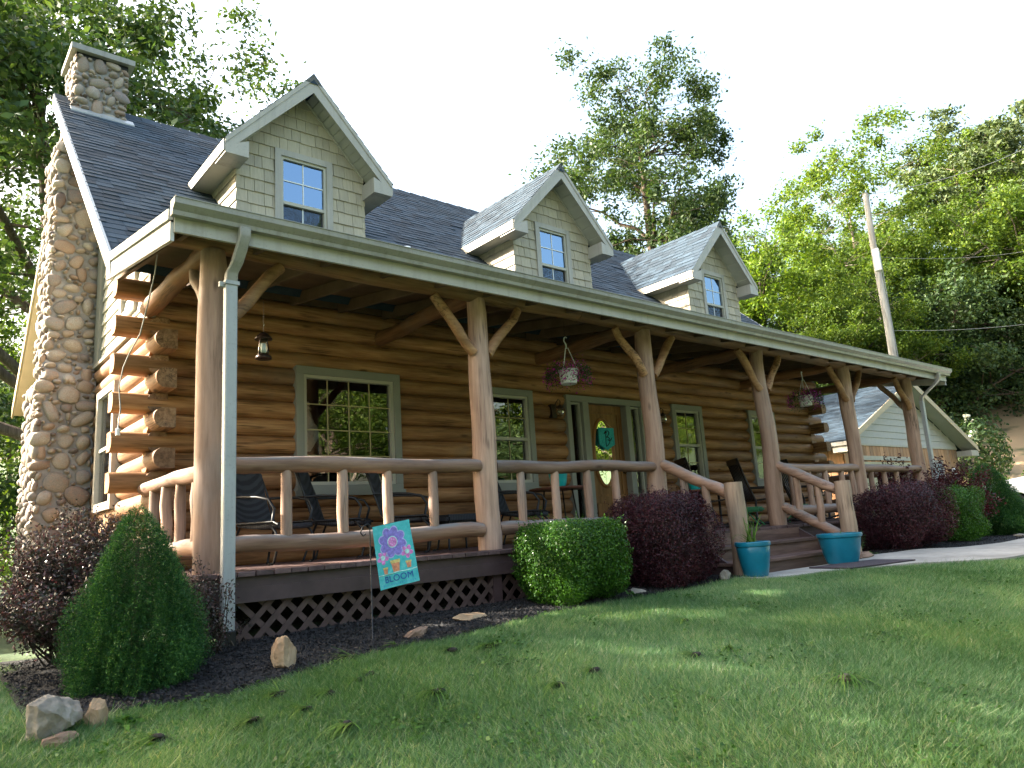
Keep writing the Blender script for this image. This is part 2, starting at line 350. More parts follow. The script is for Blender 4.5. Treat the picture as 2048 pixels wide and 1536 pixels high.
class MB:
    def __init__(s): s.V = []; s.F = []
    def add(s, V, F):
        k = len(s.V); s.V += [tuple(v) for v in V]; s.F += [tuple(i+k for i in f) for f in F]; return s
    def box(s, x0, x1, y0, y1, z0, z1, mtx=None):
        V = [(x, y, z) for z in (z0, z1) for y in (y0, y1) for x in (x0, x1)]
        if mtx is not None: V = [mtx @ Vector(v) for v in V]
        return s.add(V, [(0, 2, 3, 1), (4, 5, 7, 6), (0, 1, 5, 4), (2, 6, 7, 3), (0, 4, 6, 2), (1, 3, 7, 5)])
    def prism(s, poly, axis, a, b):
        """poly 2D list extruded along axis from a to b. axis 'X': (y,z); 'Y': (x,z); 'Z': (x,y)"""
        f = {'X': lambda p, t: (t, p[0], p[1]), 'Y': lambda p, t: (p[0], t, p[1]), 'Z': lambda p, t: (p[0], p[1], t)}[axis]
        n = len(poly); V = [f(p, a) for p in poly]+[f(p, b) for p in poly]
        F = [tuple(range(n-1, -1, -1)), tuple(range(n, 2*n))]+[(i, (i+1) % n, n+(i+1) % n, n+i) for i in range(n)]
        return s.add(V, F)
    def tube(s, pts, r, seg=8, cap=True):
        pts = [Vector(p) for p in pts]; rr = r if hasattr(r, '__len__') else [r]*len(pts); V = []; F = []; ref = None
        for i, p in enumerate(pts):
            d = (pts[min(i+1, len(pts)-1)]-pts[max(i-1, 0)]); d = d.normalized() if d.length > 1e-9 else Vector((0, 0, 1))
            if ref is None: ref = Vector((0, 0, 1)) if abs(d.z) < .9 else Vector((1, 0, 0))
            a = d.cross(ref).normalized(); bb = d.cross(a).normalized(); ref = -bb if False else a.cross(d)
            for j in range(seg):
                th = 2*math.pi*j/seg; V.append(p+(a*math.cos(th)+bb*math.sin(th))*rr[i])
        for i in range(len(pts)-1):
            for j in range(seg): F.append((i*seg+j, i*seg+(j+1) % seg, (i+1)*seg+(j+1) % seg, (i+1)*seg+j))
        if cap: F.append(tuple(range(seg))); F.append(tuple(range(len(pts)*seg-1, (len(pts)-1)*seg-1, -1)))
        return s.add(V, F)
    def lathe(s, prof, seg=20, c=(0, 0, 0)):
        V = []; F = []; n = len(prof)
        for r, z in prof:
            for j in range(seg): th = 2*math.pi*j/seg; V.append((c[0]+r*math.cos(th), c[1]+r*math.sin(th), c[2]+z))
        for i in range(n-1):
            for j in range(seg): F.append((i*seg+j, i*seg+(j+1) % seg, (i+1)*seg+(j+1) % seg, (i+1)*seg+j))
        F.append(tuple(range(seg-1, -1, -1))); F.append(tuple((n-1)*seg+j for j in range(seg)))
        return s.add(V, F)
    def obj(s, name, mat, parent=None, smooth=False): return mesh_obj(name, s.V, s.F, mat, parent, smooth)
def bevel(o, w=.006, seg=2):
    bm = bmesh.new(); bm.from_mesh(o.data); bmesh.ops.bevel(bm, geom=bm.edges[:], offset=w, segments=seg, affect='EDGES', clamp_overlap=True); bm.to_mesh(o.data); bm.free(); return o
def autosmooth(o, ang=40):
    o.data.polygons.foreach_set('use_smooth', [True]*len(o.data.polygons))
    try: o.data.set_sharp_from_angle(angle=R(ang))
    except Exception: pass
    return o
def wob(seed, n, amp, k=3):
    r = np.random.default_rng(seed); x = np.linspace(0, 1, n); y = np.zeros(n)
    for i in range(1, k+1): y += r.normal(0, 1/i)*np.sin(2*np.pi*(i*x*r.uniform(.7, 1.4)+r.uniform()))
    return y*amp
def roundlog(p0, p1, r0, r1=None, seed=0, seg=14, bend=.012, rough=.05, mb=None):
    """irregular peeled log between two points"""
    r1 = r0 if r1 is None else r1; p0 = Vector(p0); p1 = Vector(p1); L = (p1-p0).length; n = max(4, int(L/.14)+1)
    rg = np.random.default_rng(seed+1000); rad = np.linspace(r0, r1, n)*(1+wob(seed, n, rough)); b1 = wob(seed+1, n, bend, 2); b2 = wob(seed+2, n, bend, 2)
    b1[0] = b1[-1] = b2[0] = b2[-1] = 0
    d = (p1-p0).normalized(); ref = Vector((0, 0, 1)) if abs(d.z) < .9 else Vector((1, 0, 0)); a = d.cross(ref).normalized(); c = d.cross(a).normalized()
    ph = rg.uniform(0, 6.28, 4); V = []; F = []
    for i in range(n):
        t = i/(n-1); p = p0+(p1-p0)*t+a*b1[i]+c*b2[i]
        for j in range(seg):
            th = 2*math.pi*j/seg; k = 1+.03*math.sin(2*th+ph[0]+2*t)+.02*math.sin(3*th+ph[1]-3*t)
            e = .93 if i in (0, n-1) else 1
            V.append(p+(a*math.cos(th)+c*math.sin(th))*rad[i]*k*e)
    for i in range(n-1):
        for j in range(seg): F.append((i*seg+j, i*seg+(j+1) % seg, (i+1)*seg+(j+1) % seg, (i+1)*seg+j))
    F.append(tuple(range(seg))); F.append(tuple(range(n*seg-1, (n-1)*seg-1, -1)))
    mb = mb or MB(); mb.add(V, F); return mb
def dlog(a, b, z, h, seed, along='X', face=0.0, depth=.2, bulge=.075):
    """half-round wall log from a to b; its bulging face at 'face' looks to -Y (along X) or -X (along Y)"""
    n = max(3, int(abs(b-a)/.3)+1); w = wob(seed, n, .005); wz = wob(seed+5, n, .004); V = []; F = []; m = 9
    for i in range(n):
        t = a+(b-a)*i/(n-1); P = []
        for j in range(m):
            s = -1+2*j/(m-1); P.append((face+bulge*(1-math.sqrt(max(0, 1-s*s*.92)))*1.25+w[i]*(1-s*s), z+h/2+s*h*.497+wz[i]*(1-s*s)))
        P += [(face+depth, z+h*.99), (face+depth, z+h*.01)]
        for p in P: V.append((t, p[0], p[1]) if along == 'X' else (p[0], t, p[1]))
    k = m+2
    for i in range(n-1):
        for j in range(k):
            q = (i*k+j, i*k+(j+1) % k, (i+1)*k+(j+1) % k, (i+1)*k+j); F.append(q[::-1] if along == 'X' else q)
    F.append(tuple(range(k))); F.append(tuple(range(n*k-1, (n-1)*k-1, -1)))
    return V, F
def icos(sub):
    bm = bmesh.new(); bmesh.ops.create_icosphere(bm, subdivisions=sub, radius=1)
    V = np.array([v.co[:] for v in bm.verts]); F = [tuple(v.index for v in f.verts) for f in bm.faces]; bm.free(); return V, F
ICO2, ICO2F = icos(2); ICO3, ICO3F = icos(3); ICO4, ICO4F = icos(5)
def lumpy(V, seed, amp, flat=None):
    r = np.random.default_rng(seed); s = np.ones(len(V))
    for _ in range(7):
        d = r.normal(size=3); d /= np.linalg.norm(d); s += amp*np.sin((V@d)*r.uniform(1.2, 3.2)+r.uniform(0, 6.28))/2
    return V*s[:, None]
# ------------------------------------------------------------------ leaves
def leaf_quads(P, N, L, Wd, r):
    """rhombic leaves at P with normals N, length L and width Wd"""
    n = len(P); rnd = r.normal(size=(n, 3)); A = np.cross(N, rnd); A /= np.linalg.norm(A, axis=1)[:, None]+1e-9
    B = np.cross(N, A); B /= np.linalg.norm(B, axis=1)[:, None]+1e-9
    L = np.asarray(L)[:, None]/2; Wd = np.asarray(Wd)[:, None]/2
    Nn = N/(np.linalg.norm(N, axis=1)[:, None]+1e-9)
    return np.stack([P-A*L, P+B*Wd+Nn*Wd*.25, P+A*L, P-B*Wd+Nn*Wd*.25], 1)
def strap(mb, p, d, L, w, droop, n=5, side=None):
    """one arching strap leaf as a flat ribbon"""
    p = Vector(p); d = Vector(d).normalized(); s = Vector((-d.y, d.x, 0)); s = s.normalized() if s.length > 1e-4 else Vector((1, 0, 0)); V = []
    for i in range(n+1):
        t = i/n; q = p+d*L*t+Vector((0, 0, -droop*L*t*t)); ww = w*(1-t**2)*.5+.0006; V += [q-s*ww, q+s*ww]
    return mb.add(V, [(2*i, 2*i+1, 2*i+3, 2*i+2) for i in range(n)])

# ------------------------------------------------------------------ terrain
def sp_(x, k=.6): return np.logaddexp(0, x/k)*k
def gz(x, y):
    x = np.asarray(x, float); y = np.asarray(y, float)
    y0 = -1.05-.25*np.clip(x, -6, 14)
    z = -.50-.16*np.minimum(sp_(y0-y), 9)
    z = z-.05*sp_(-.6-x, .5)*np.clip((y+4)/3, 0, 1)*.6
    u = .9*x+.44*y
    z = z+.42*sp_(u-38, 3)-.22*sp_(u-85, 6)
    z = z+.15*np.clip((x-15)/8, 0, 1)*np.clip((y+4)/4, 0, 1)
    z = z+.012*np.sin(x*1.7+y*.6)+.010*np.sin(y*2.3-x*.9)+.006*np.sin(x*4.1)*np.sin(y*3.7)
    return z
def G(x, y): return float(gz(x, y))
def spaced(lo, hi, c0, c1, fine, grow=1.22):
    xs = list(np.arange(c0, c1+1e-6, fine)); s = fine; a = c0
    while a > lo: s *= grow; a -= s; xs.insert(0, a)
    s = fine; a = c1
    while a < hi: s *= grow; a += s; xs.append(a)
    return np.array(xs)
xs = spaced(-600, 900, -4, 15, .22); ys = spaced(-600, 900, -7, 1, .22)
X_, Y_ = np.meshgrid(xs, ys); Z_ = gz(X_, Y_)
nx, ny = len(xs), len(ys)
Fq = [(j*nx+i, j*nx+i+1, (j+1)*nx+i+1, (j+1)*nx+i) for j in range(ny-1) for i in range(nx-1)]
tag(mesh_obj('ground', np.stack([X_.ravel(), Y_.ravel(), Z_.ravel()], 1), Fq, 'ground', None, True), kind='structure')

# bed edge (front limit of the mulch) as y(x)
BE = np.array([(-2.4, -1.40), (-1.3, -1.42), (-.75, -1.40), (-.38, -1.49), (.07, -1.47), (.43, -1.42), (.82, -1.40), (1.19, -1.43), (1.67, -1.40), (2.33, -1.25), (3.06, -1.14), (3.64, -1.19), (4.5, -1.16), (5.21, -1.12), (5.4, -1.2)])
def bed_y(x): return np.interp(x, BE[:, 0], BE[:, 1])
V = []; F = []; bx = np.linspace(-1.30, 5.42, 110); rows = 9
for i, x in enumerate(bx):
    yf = float(bed_y(x))+.03*math.sin(x*5.1)+.02*math.sin(x*11.3)
    yb = .6 if x < -.25 else -.12
    for j in range(rows):
        y = yf+(yb-yf)*j/(rows-1); V.append((x, y, G(x, y)+(.004 if j == 0 else .028+.012*math.sin(7*x+3*j))))
for i in range(len(bx)-1):
    for j in range(rows-1): F.append((i*rows+j, (i+1)*rows+j, (i+1)*rows+j+1, i*rows+j+1))
tag(mesh_obj('mulch_bed', V, F, 'mulch', None, True), kind='structure')
V = []; F = []; bx2 = np.linspace(8.25, 17.0, 70)
def path_far(x): return np.interp(x, [5.4, 8.2, 9.2, 11.4, 14, 18, 24], [-1.02, -1.10, -1.25, -1.75, -2.0, -2.1, -2.1])
def path_near(x): return np.interp(x, [5.2, 6.2, 7.2, 8.4, 11, 14, 18, 24], [-1.36, -1.68, -2.05, -2.72, -3.05, -3.2, -3.3, -3.3])
for i, x in enumerate(bx2):
    yf = float(path_far(x))+.02+.015*math.sin(9*x); yb = -.12 if x < 13.3 else .9
    for j in range(6):
        y = yf+(yb-yf)*j/5; V.append((x, y, G(x, y)+(.004 if j == 0 else .026+.01*math.sin(6*x+3*j))))
for i in range(len(bx2)-1):
    for j in range(5): F.append((i*6+j, (i+1)*6+j, (i+1)*6+j+1, i*6+j+1))
tag(mesh_obj('mulch_bed', V, F, 'mulch', None, True), kind='structure')
# loose chips on the beds
def chips(n, fx, seed):
    r = np.random.default_rng(seed); P = []
    for _ in range(n):
        x, y = fx(r); P.append((x, y, G(x, y)+.035))
    P = np.array(P); N = r.normal(size=(n, 3))*.6+np.array([0, -.1, 1]); N /= np.linalg.norm(N, axis=1)[:, None]
    return leaf_quads(P, N, r.uniform(.015, .045, n), r.uniform(.006, .014, n), r)
def fx1(r):
    x = r.uniform(-1.28, 5.35); return x, r.uniform(float(bed_y(x))+.0, -.1 if x > -.3 else .4)
def fx2(r):
    x = r.uniform(8.3, 15); return x, r.uniform(float(path_far(x))+.02, -.15)
o = big_obj('bark_mulch', np.concatenate([chips(40000, fx1, 3).reshape(-1, 3), chips(6000, fx2, 4).reshape(-1, 3)]), 4, 'chips')
tag(o, 'loose black bark mulch chips covering the flower beds', 'mulch', kind='stuff')
# concrete path
V = []; F = []; px = np.linspace(5.22, 24, 90)
for x in px:
    for k, y in enumerate((float(path_near(x)), (float(path_near(x))+float(path_far(x)))/2, float(path_far(x)))):
        V.append((x, y, G(x, y)+.03))
n = len(px)
V2 = [(v[0], v[1], v[2]-.12) for v in V]
F = [(3*i+j, 3*(i+1)+j, 3*(i+1)+j+1, 3*i+j+1) for i in range(n-1) for j in range(2)]
k = 3*n
F += [(3*i, k+3*i, k+3*(i+1), 3*(i+1)) for i in range(n-1)]+[(3*i+2, 3*(i+1)+2, k+3*(i+1)+2, k+3*i+2) for i in range(n-1)]+[(0, 1, k+1, k), (1, 2, k+2, k+1)]
tag(mesh_obj('concrete_path', V+V2, F, 'concrete', None, False), kind='structure')

# ================================================================== LOG HOUSE
house = thing('log_house', 'two storey log house with full log porch, three dormers and stone chimney', 'house', (0, 0, 0))
D, HX = 2.0, 13.3
PX = [0.0, 2.71, 5.40, 8.03, 10.70, 13.22]
def ring(mb, x0, x1, z0, z1, w, y0, y1):
    mb.box(x0, x1, y0, y1, z1-w, z1); mb.box(x0, x1, y0, y1, z0, z0+w)
    mb.box(x0, x0+w, y0, y1, z0+w, z1-w); mb.box(x1-w, x1, y0, y1, z0+w, z1-w); return mb
# --- walls of half-round logs
OPEN = [(1.57, 2.95, .73, 2.205), (4.33, 5.19, .73, 2.16), (5.86, 7.65, -.3, 2.15), (8.40, 9.26, .73, 2.155), (10.75, 11.68, .73, 2.17)]
fw = MB()   # wall core behind the logs
edges = sorted({-.0+.12, HX-.12, *[v for o in OPEN for v in o[:2]]})
for a, b_ in zip(edges[:-1], edges[1:]):
    mid = (a+b_)/2; op = [o for o in OPEN if o[0] < mid < o[1]]
    if op: fw.box(a, b_, 2.135, 2.19, op[0][3]-.01, 3.08); fw.box(a, b_, 2.135, 2.19, -.25, max(-.2, op[0][2]+.01))
    else: fw.box(a, b_, 2.135, 2.19, -.25, 3.08)
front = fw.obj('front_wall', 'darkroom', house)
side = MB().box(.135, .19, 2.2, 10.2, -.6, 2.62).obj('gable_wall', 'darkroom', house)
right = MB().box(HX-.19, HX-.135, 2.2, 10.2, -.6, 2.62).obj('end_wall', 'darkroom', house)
for k in range(16):
    z = -.22+.2*k; ext = .31 if k % 2 else 0.0; sd = 100+k*11
    x0, x1 = (-.31 if k % 2 else .02), (HX+.31 if k % 2 else HX-.02)
    cuts = [(o[0]+.04, o[1]-.04) for o in OPEN if min(z+.2, o[3])-max(z, o[2]) > .06]
    segs = []; a = x0
    for c0, c1 in cuts: segs.append((a, c0)); a = c1
    segs.append((a, x1))
    for j, (a, b_) in enumerate(segs):
        V, F = dlog(a, b_, z, .2, sd+j, 'X', D, .2); autosmooth(mesh_obj('log', V, F, 'log_x', front))
    if k <= 13:
        y0 = 1.70 if k % 2 == 0 else 2.01
        cuts = [(3.32, 4.18)] if .68 < z+.1 < 2.15 else []
        segs = []; a = y0
        for c0, c1 in cuts: segs.append((a, c0)); a = c1
        segs.append((a, 10.2 if k % 2 else 10.5))
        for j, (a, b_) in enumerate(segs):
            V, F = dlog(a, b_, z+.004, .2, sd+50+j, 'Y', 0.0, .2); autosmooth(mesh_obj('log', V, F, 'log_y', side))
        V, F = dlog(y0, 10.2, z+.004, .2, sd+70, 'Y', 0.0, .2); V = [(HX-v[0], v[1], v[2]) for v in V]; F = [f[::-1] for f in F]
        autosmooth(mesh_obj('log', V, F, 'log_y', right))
MB().box(.2, HX-.2, 10.0, 10.2, -.6, 3.05).obj('back_wall', 'darkroom', house)
MB().box(.2, HX-.2, 2.2, 10.0, -.1, -.03).obj('room_floor', 'darkroom', house)
MB().box(.2, HX-.2, 2.2, 10.0, 2.92, 2.98).obj('room_ceiling', 'darkroom', house)
MB().box(.2, HX-.2, 5.6, 5.66, -.03, 2.92).obj('inner_wall', 'darkroom', house)
MB().box(-.02, HX+.02, 2.05, 10.2, -1.6, -.225).obj('foundation', 'mortar', house)
# gable triangles with clapboards
SL = .912
def roofz(y): return 3.12+SL*(y-1.70) if y <= 6.1 else 7.133-SL*(y-6.1)
gs = MB().prism([(2.05, 2.62), (10.15, 2.62), (10.15, 3.2), (6.1, 6.9), (2.05, 3.25)], 'X', .06, .12).obj('gable_siding', 'clap', house)
MB().prism([(2.05, 2.62), (10.15, 2.62), (10.15, 3.2), (6.1, 6.9), (2.05, 3.25)], 'X', HX-.12, HX-.06).obj('end_gable_siding', 'clap', house)
for k in range(24):
    z = 2.63+.165*k; ya = max(2.06, 1.70+(z+.16-3.0)/SL); yb = 4.8
    if ya > 4.6: break
    mb = MB(); a = .058; V = [(a-.028, ya, z), (a-.028, yb, z), (a-.006, yb, z+.166), (a-.006, ya, z+.166), (a, ya, z), (a, yb, z), (a, yb, z+.166), (a, ya, z+.166)]
    mb.add(V, [(0, 1, 2, 3), (4, 7, 6, 5), (0, 4, 5, 1), (3, 2, 6, 7), (0, 3, 7, 4), (1, 5, 6, 2)]).obj('clapboard', 'clap', gs)
MB().box(-.01, .06, 2.0, 4.75, 2.585, 2.628).obj('belt_board', 'fascia', gs)
MB().box(.0, .055, 4.52, 4.77, 2.63, 5.5).obj('corner_board', 'trim', gs)
def sidewin(y0, y1, z0, z1, xo):
    mb = MB()
    for a, b_, c, d in ((y0, y1, z1-.09, z1), (y0, y1, z0, z0+.09), (y0, y0+.09, z0+.09, z1-.09), (y1-.09, y1, z0+.09, z1-.09)): mb.box(xo, xo+.1, a, b_, c, d)
    w = mb.obj('gable_window', 'fascia', house)
    MB().box(xo+.05, xo+.056, y0+.09, y1-.09, z0+.09, z1-.09).obj('pane', 'glass', w)
    MB().box(xo+.03, xo+.06, y0+.09, y1-.09, (z0+z1)/2-.02, (z0+z1)/2+.02).obj('sash_rail', 'sash', w)
    MB().box(xo+.1, xo+.12, y0+.05, y1-.05, z0+.05, z1-.05).obj('blind', 'curtain', w)
sidewin(3.28, 4.22, .70, 2.16, -.045)
sidewin(2.72, 3.42, 2.86, 3.72, .0)

# --- roof
roof = MB().prism([(1.62, 3.05), (6.1, 7.12), (6.1, 6.93), (1.72, 2.94)], 'X', -.44, 14.0).obj('roof', 'shingle', house)
MB().prism([(6.1, 7.12), (10.6, 3.02), (10.5, 2.88), (6.1, 6.93)], 'X', -.26, 14.0).obj('rear_slope', 'tansoffit', roof)
def tabs(o, U, Vv, lu, lv, exp, seed, clip=None, wmin=.14, wmax=.34):
    r = np.random.default_rng(seed); o = np.array(o, float); U = np.array(U, float); Vv = np.array(Vv, float); N = np.cross(U, Vv); N /= np.linalg.norm(N)
    if N[2] < 0: N = -N
    Q = []
    for i in range(int(lv/exp)+1):
        v0 = i*exp; v1 = min(v0+exp*1.2, lv)
        if v1-v0 < .02: continue
        u = -r.uniform(0, .2)
        while u < lu:
            w = r.uniform(wmin, wmax); a, b_ = max(u, 0), min(u+w-.004, lu); u += w
            if b_-a < .02 or (clip and not clip(o+U*(a+b_)/2+Vv*v0)): continue
            h = r.uniform(.007, .016); dv = r.uniform(-.006, .006)
            p = lambda uu, vv, hh: o+U*uu+Vv*vv+N*hh
            Q.append([p(a, v0+dv, h), p(b_, v0+dv, h), p(b_, v1, .003), p(a, v1, .003)])
            Q.append([p(a, v0+dv, 0), p(b_, v0+dv, 0), p(b_, v0+dv, h), p(a, v0+dv, h)])
    return np.array(Q).reshape(-1, 3)
sv = Vector((0, 6.1-1.64, 7.133-3.065)).normalized(); sl_ = math.hypot(6.1-1.64, 7.133-3.065)
def behind_dormer(p): return not any(abs(p[0]-dx) < .66 and p[1] > 2.75 and p[2] < 5.9 for dx in (2.014, 6.544, 11.18))
tag(big_obj('shingles', tabs((-.46, 1.64, 3.065), (1, 0, 0), sv, 14.48, sl_, .135, 21, behind_dormer), 4, 'shingle', roof), kind='stuff')
sb_ = Vector((0, 6.1-10.6, 7.133-3.03)).normalized()
tag(big_obj('rear_shingles', tabs((14.0, 10.6, 3.03), (-1, 0, 0), sb_, 14.26, math.hypot(4.5, 4.1), .135, 22), 4, 'shingle', roof), kind='stuff')
mb = MB()
for i in range(48):   # ridge caps
    x = -.46+i*.302; mb.add([(x, 5.96, 7.02), (x+.31, 5.96, 7.01), (x+.31, 6.1, 7.155), (x, 6.1, 7.17), (x+.31, 6.24, 7.01), (x, 6.24, 7.02)], [(0, 1, 2, 3), (3, 2, 4, 5), (0, 3, 5)])
tag(mb.obj('ridge_caps', 'shingle', roof), kind='stuff')
# porch roof
pr = MB().prism([(-.44, 2.70), (1.70, 3.055), (1.70, 3.02), (-.44, 2.665)], 'X', -.44, 14.0).obj('porch_roof', 'deckunder', house)
pv = Vector((0, 2.14, .355)).normalized()
tag(big_obj('shingles', tabs((-.46, -.46, 2.703), (1, 0, 0), pv, 14.48, math.hypot(2.14, .355)+.05, .135, 23), 4, 'shingle', pr), kind='stuff')
for i in range(24):
    x = -.30+i*.61; MB().prism([(-.42, 2.66), (2.0, 3.06), (2.0, 2.92), (-.42, 2.56)], 'X', x-.02, x+.02).obj('rafter', 'deckunder', pr)
MB().box(-.0, HX, 2.02, 2.10, 2.97, 3.32).obj('frieze_board', 'deckunder', house)
# rakes, fascias
def slopeboard(y0, z0, y1, z1, h, xa, xb, name, mat, par, top=0):
    return MB().prism([(y0, z0+top), (y1, z1+top), (y1, z1+top-h), (y0, z0+top-h)], 'X', xa, xb).obj(name, mat, par)
for xa, xb in ((-.475, -.445), (14.005, 14.035)):
    slopeboard(1.55, 3.0, 6.1, 7.145, .21, xa, xb, 'rake_board', 'rake', roof)
    slopeboard(-.44, 2.70, 1.62, 3.045, .085, xa-.004 if xa < 0 else xa, xb if xa < 0 else xb+.004, 'porch_rake_trim', 'rake', pr)
    slopeboard(-.44, 2.60, 1.75, 2.963, .15, xa+.012, xb+.012, 'porch_rake_board', 'rake', pr)
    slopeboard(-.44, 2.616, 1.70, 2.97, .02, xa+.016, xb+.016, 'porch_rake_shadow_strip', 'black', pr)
slopeboard(6.1, 7.145, 10.6, 3.04, .2, -.29, -.262, 'rear_rake_board', 'tansoffit', roof)
MB().box(-.44, 14.0, -.47, -.44, 2.515, 2.70).obj('fascia_board', 'fascia', pr)
gp = [(0, -.125), (-.062, -.125), (-.068, -.092), (-.112, -.05), (-.115, -.008), (-.122, -.006), (-.122, 0), (-.105, 0), (-.103, -.044), (-.06, -.085), (-.052, -.112), (-.008, -.112), (-.008, 0), (0, 0)]
gut = autosmooth(MB().prism([(p[0]-.472, p[1]+2.748) for p in gp], 'X', -.47, 14.05).obj('gutter', 'gutter', house), 25)
for x in (-.472, 14.046): MB().prism([(p[0]-.472, p[1]+2.746) for p in ((0, -.12), (-.06, -.12), (-.066, -.09), (-.11, -.05), (-.113, 0), (0, 0))], 'X', x-.002, x+.004).obj('gutter_end_cap', 'gutter', gut)
# downspouts: rectangular pipe
def rectpipe(pts, w, d, name, mat, par):
    mb = MB(); P = [Vector(p) for p in pts]; V = []; F = []
    for p in P: V += [p+Vector((sx*w/2, sy*d/2, 0)) for sx, sy in ((-1, -1), (1, -1), (1, 1), (-1, 1))]
    for i in range(len(P)-1):
        for j in range(4): F.append((i*4+j, i*4+(j+1) % 4, i*4+4+(j+1) % 4, i*4+4+j))
    F += [(3, 2, 1, 0), tuple(len(V)-4+j for j in range(4))]
    return autosmooth(bevel(mb.add(V, F).obj(name, mat, par), .008, 1), 30)
dsx, dsy = .02, -.345
d1 = rectpipe([(dsx, dsy, 2.24), (dsx, dsy, 1.0), (dsx, dsy, -.42)], .092, .07, 'downspout', 'spout', house)
rectpipe([(.06, -.525, 2.635), (.06, -.525, 2.56), (.055, -.50, 2.50), (.04, -.42, 2.37), (dsx, -.36, 2.30), (dsx, dsy, 2.20)], .088, .066, 'elbow', 'gutter', d1)
MB().box(dsx-.056, dsx+.056, dsy-.045, dsy+.045, 2.205, 2.235).obj('joint_band', 'spout', d1)
MB().box(dsx-.085, dsx-.046, dsy-.0, dsy+.03, 2.19, 2.23).obj('bracket', 'spout', d1)
rectpipe([(dsx, dsy, -.40), (dsx, dsy, -.75)], .105, .085, 'drain_adapter', 'black', d1)
d2 = rectpipe([(13.28, -.22, 2.12), (13.28, -.22, -.5)], .09, .07, 'downspout', 'spout', house)
rectpipe([(13.47, -.525, 2.635), (13.47, -.525, 2.54), (13.45, -.49, 2.46), (13.34, -.30, 2.27), (13.29, -.23, 2.19), (13.28, -.22, 2.08)], .085, .066, 'elbow', 'gutter', d2)
# roof vents
for x, y in ((3.78, 3.0), (9.6, 2.75), (13.1, 2.9)):
    z = roofz(y)-.02; v = MB().lathe([(.035, 0), (.035, .10), (.075, .105), (.085, .13), (.06, .17), (.0, .185)], 14, (x, y, z)).obj('roof_vent', 'white', house, True)

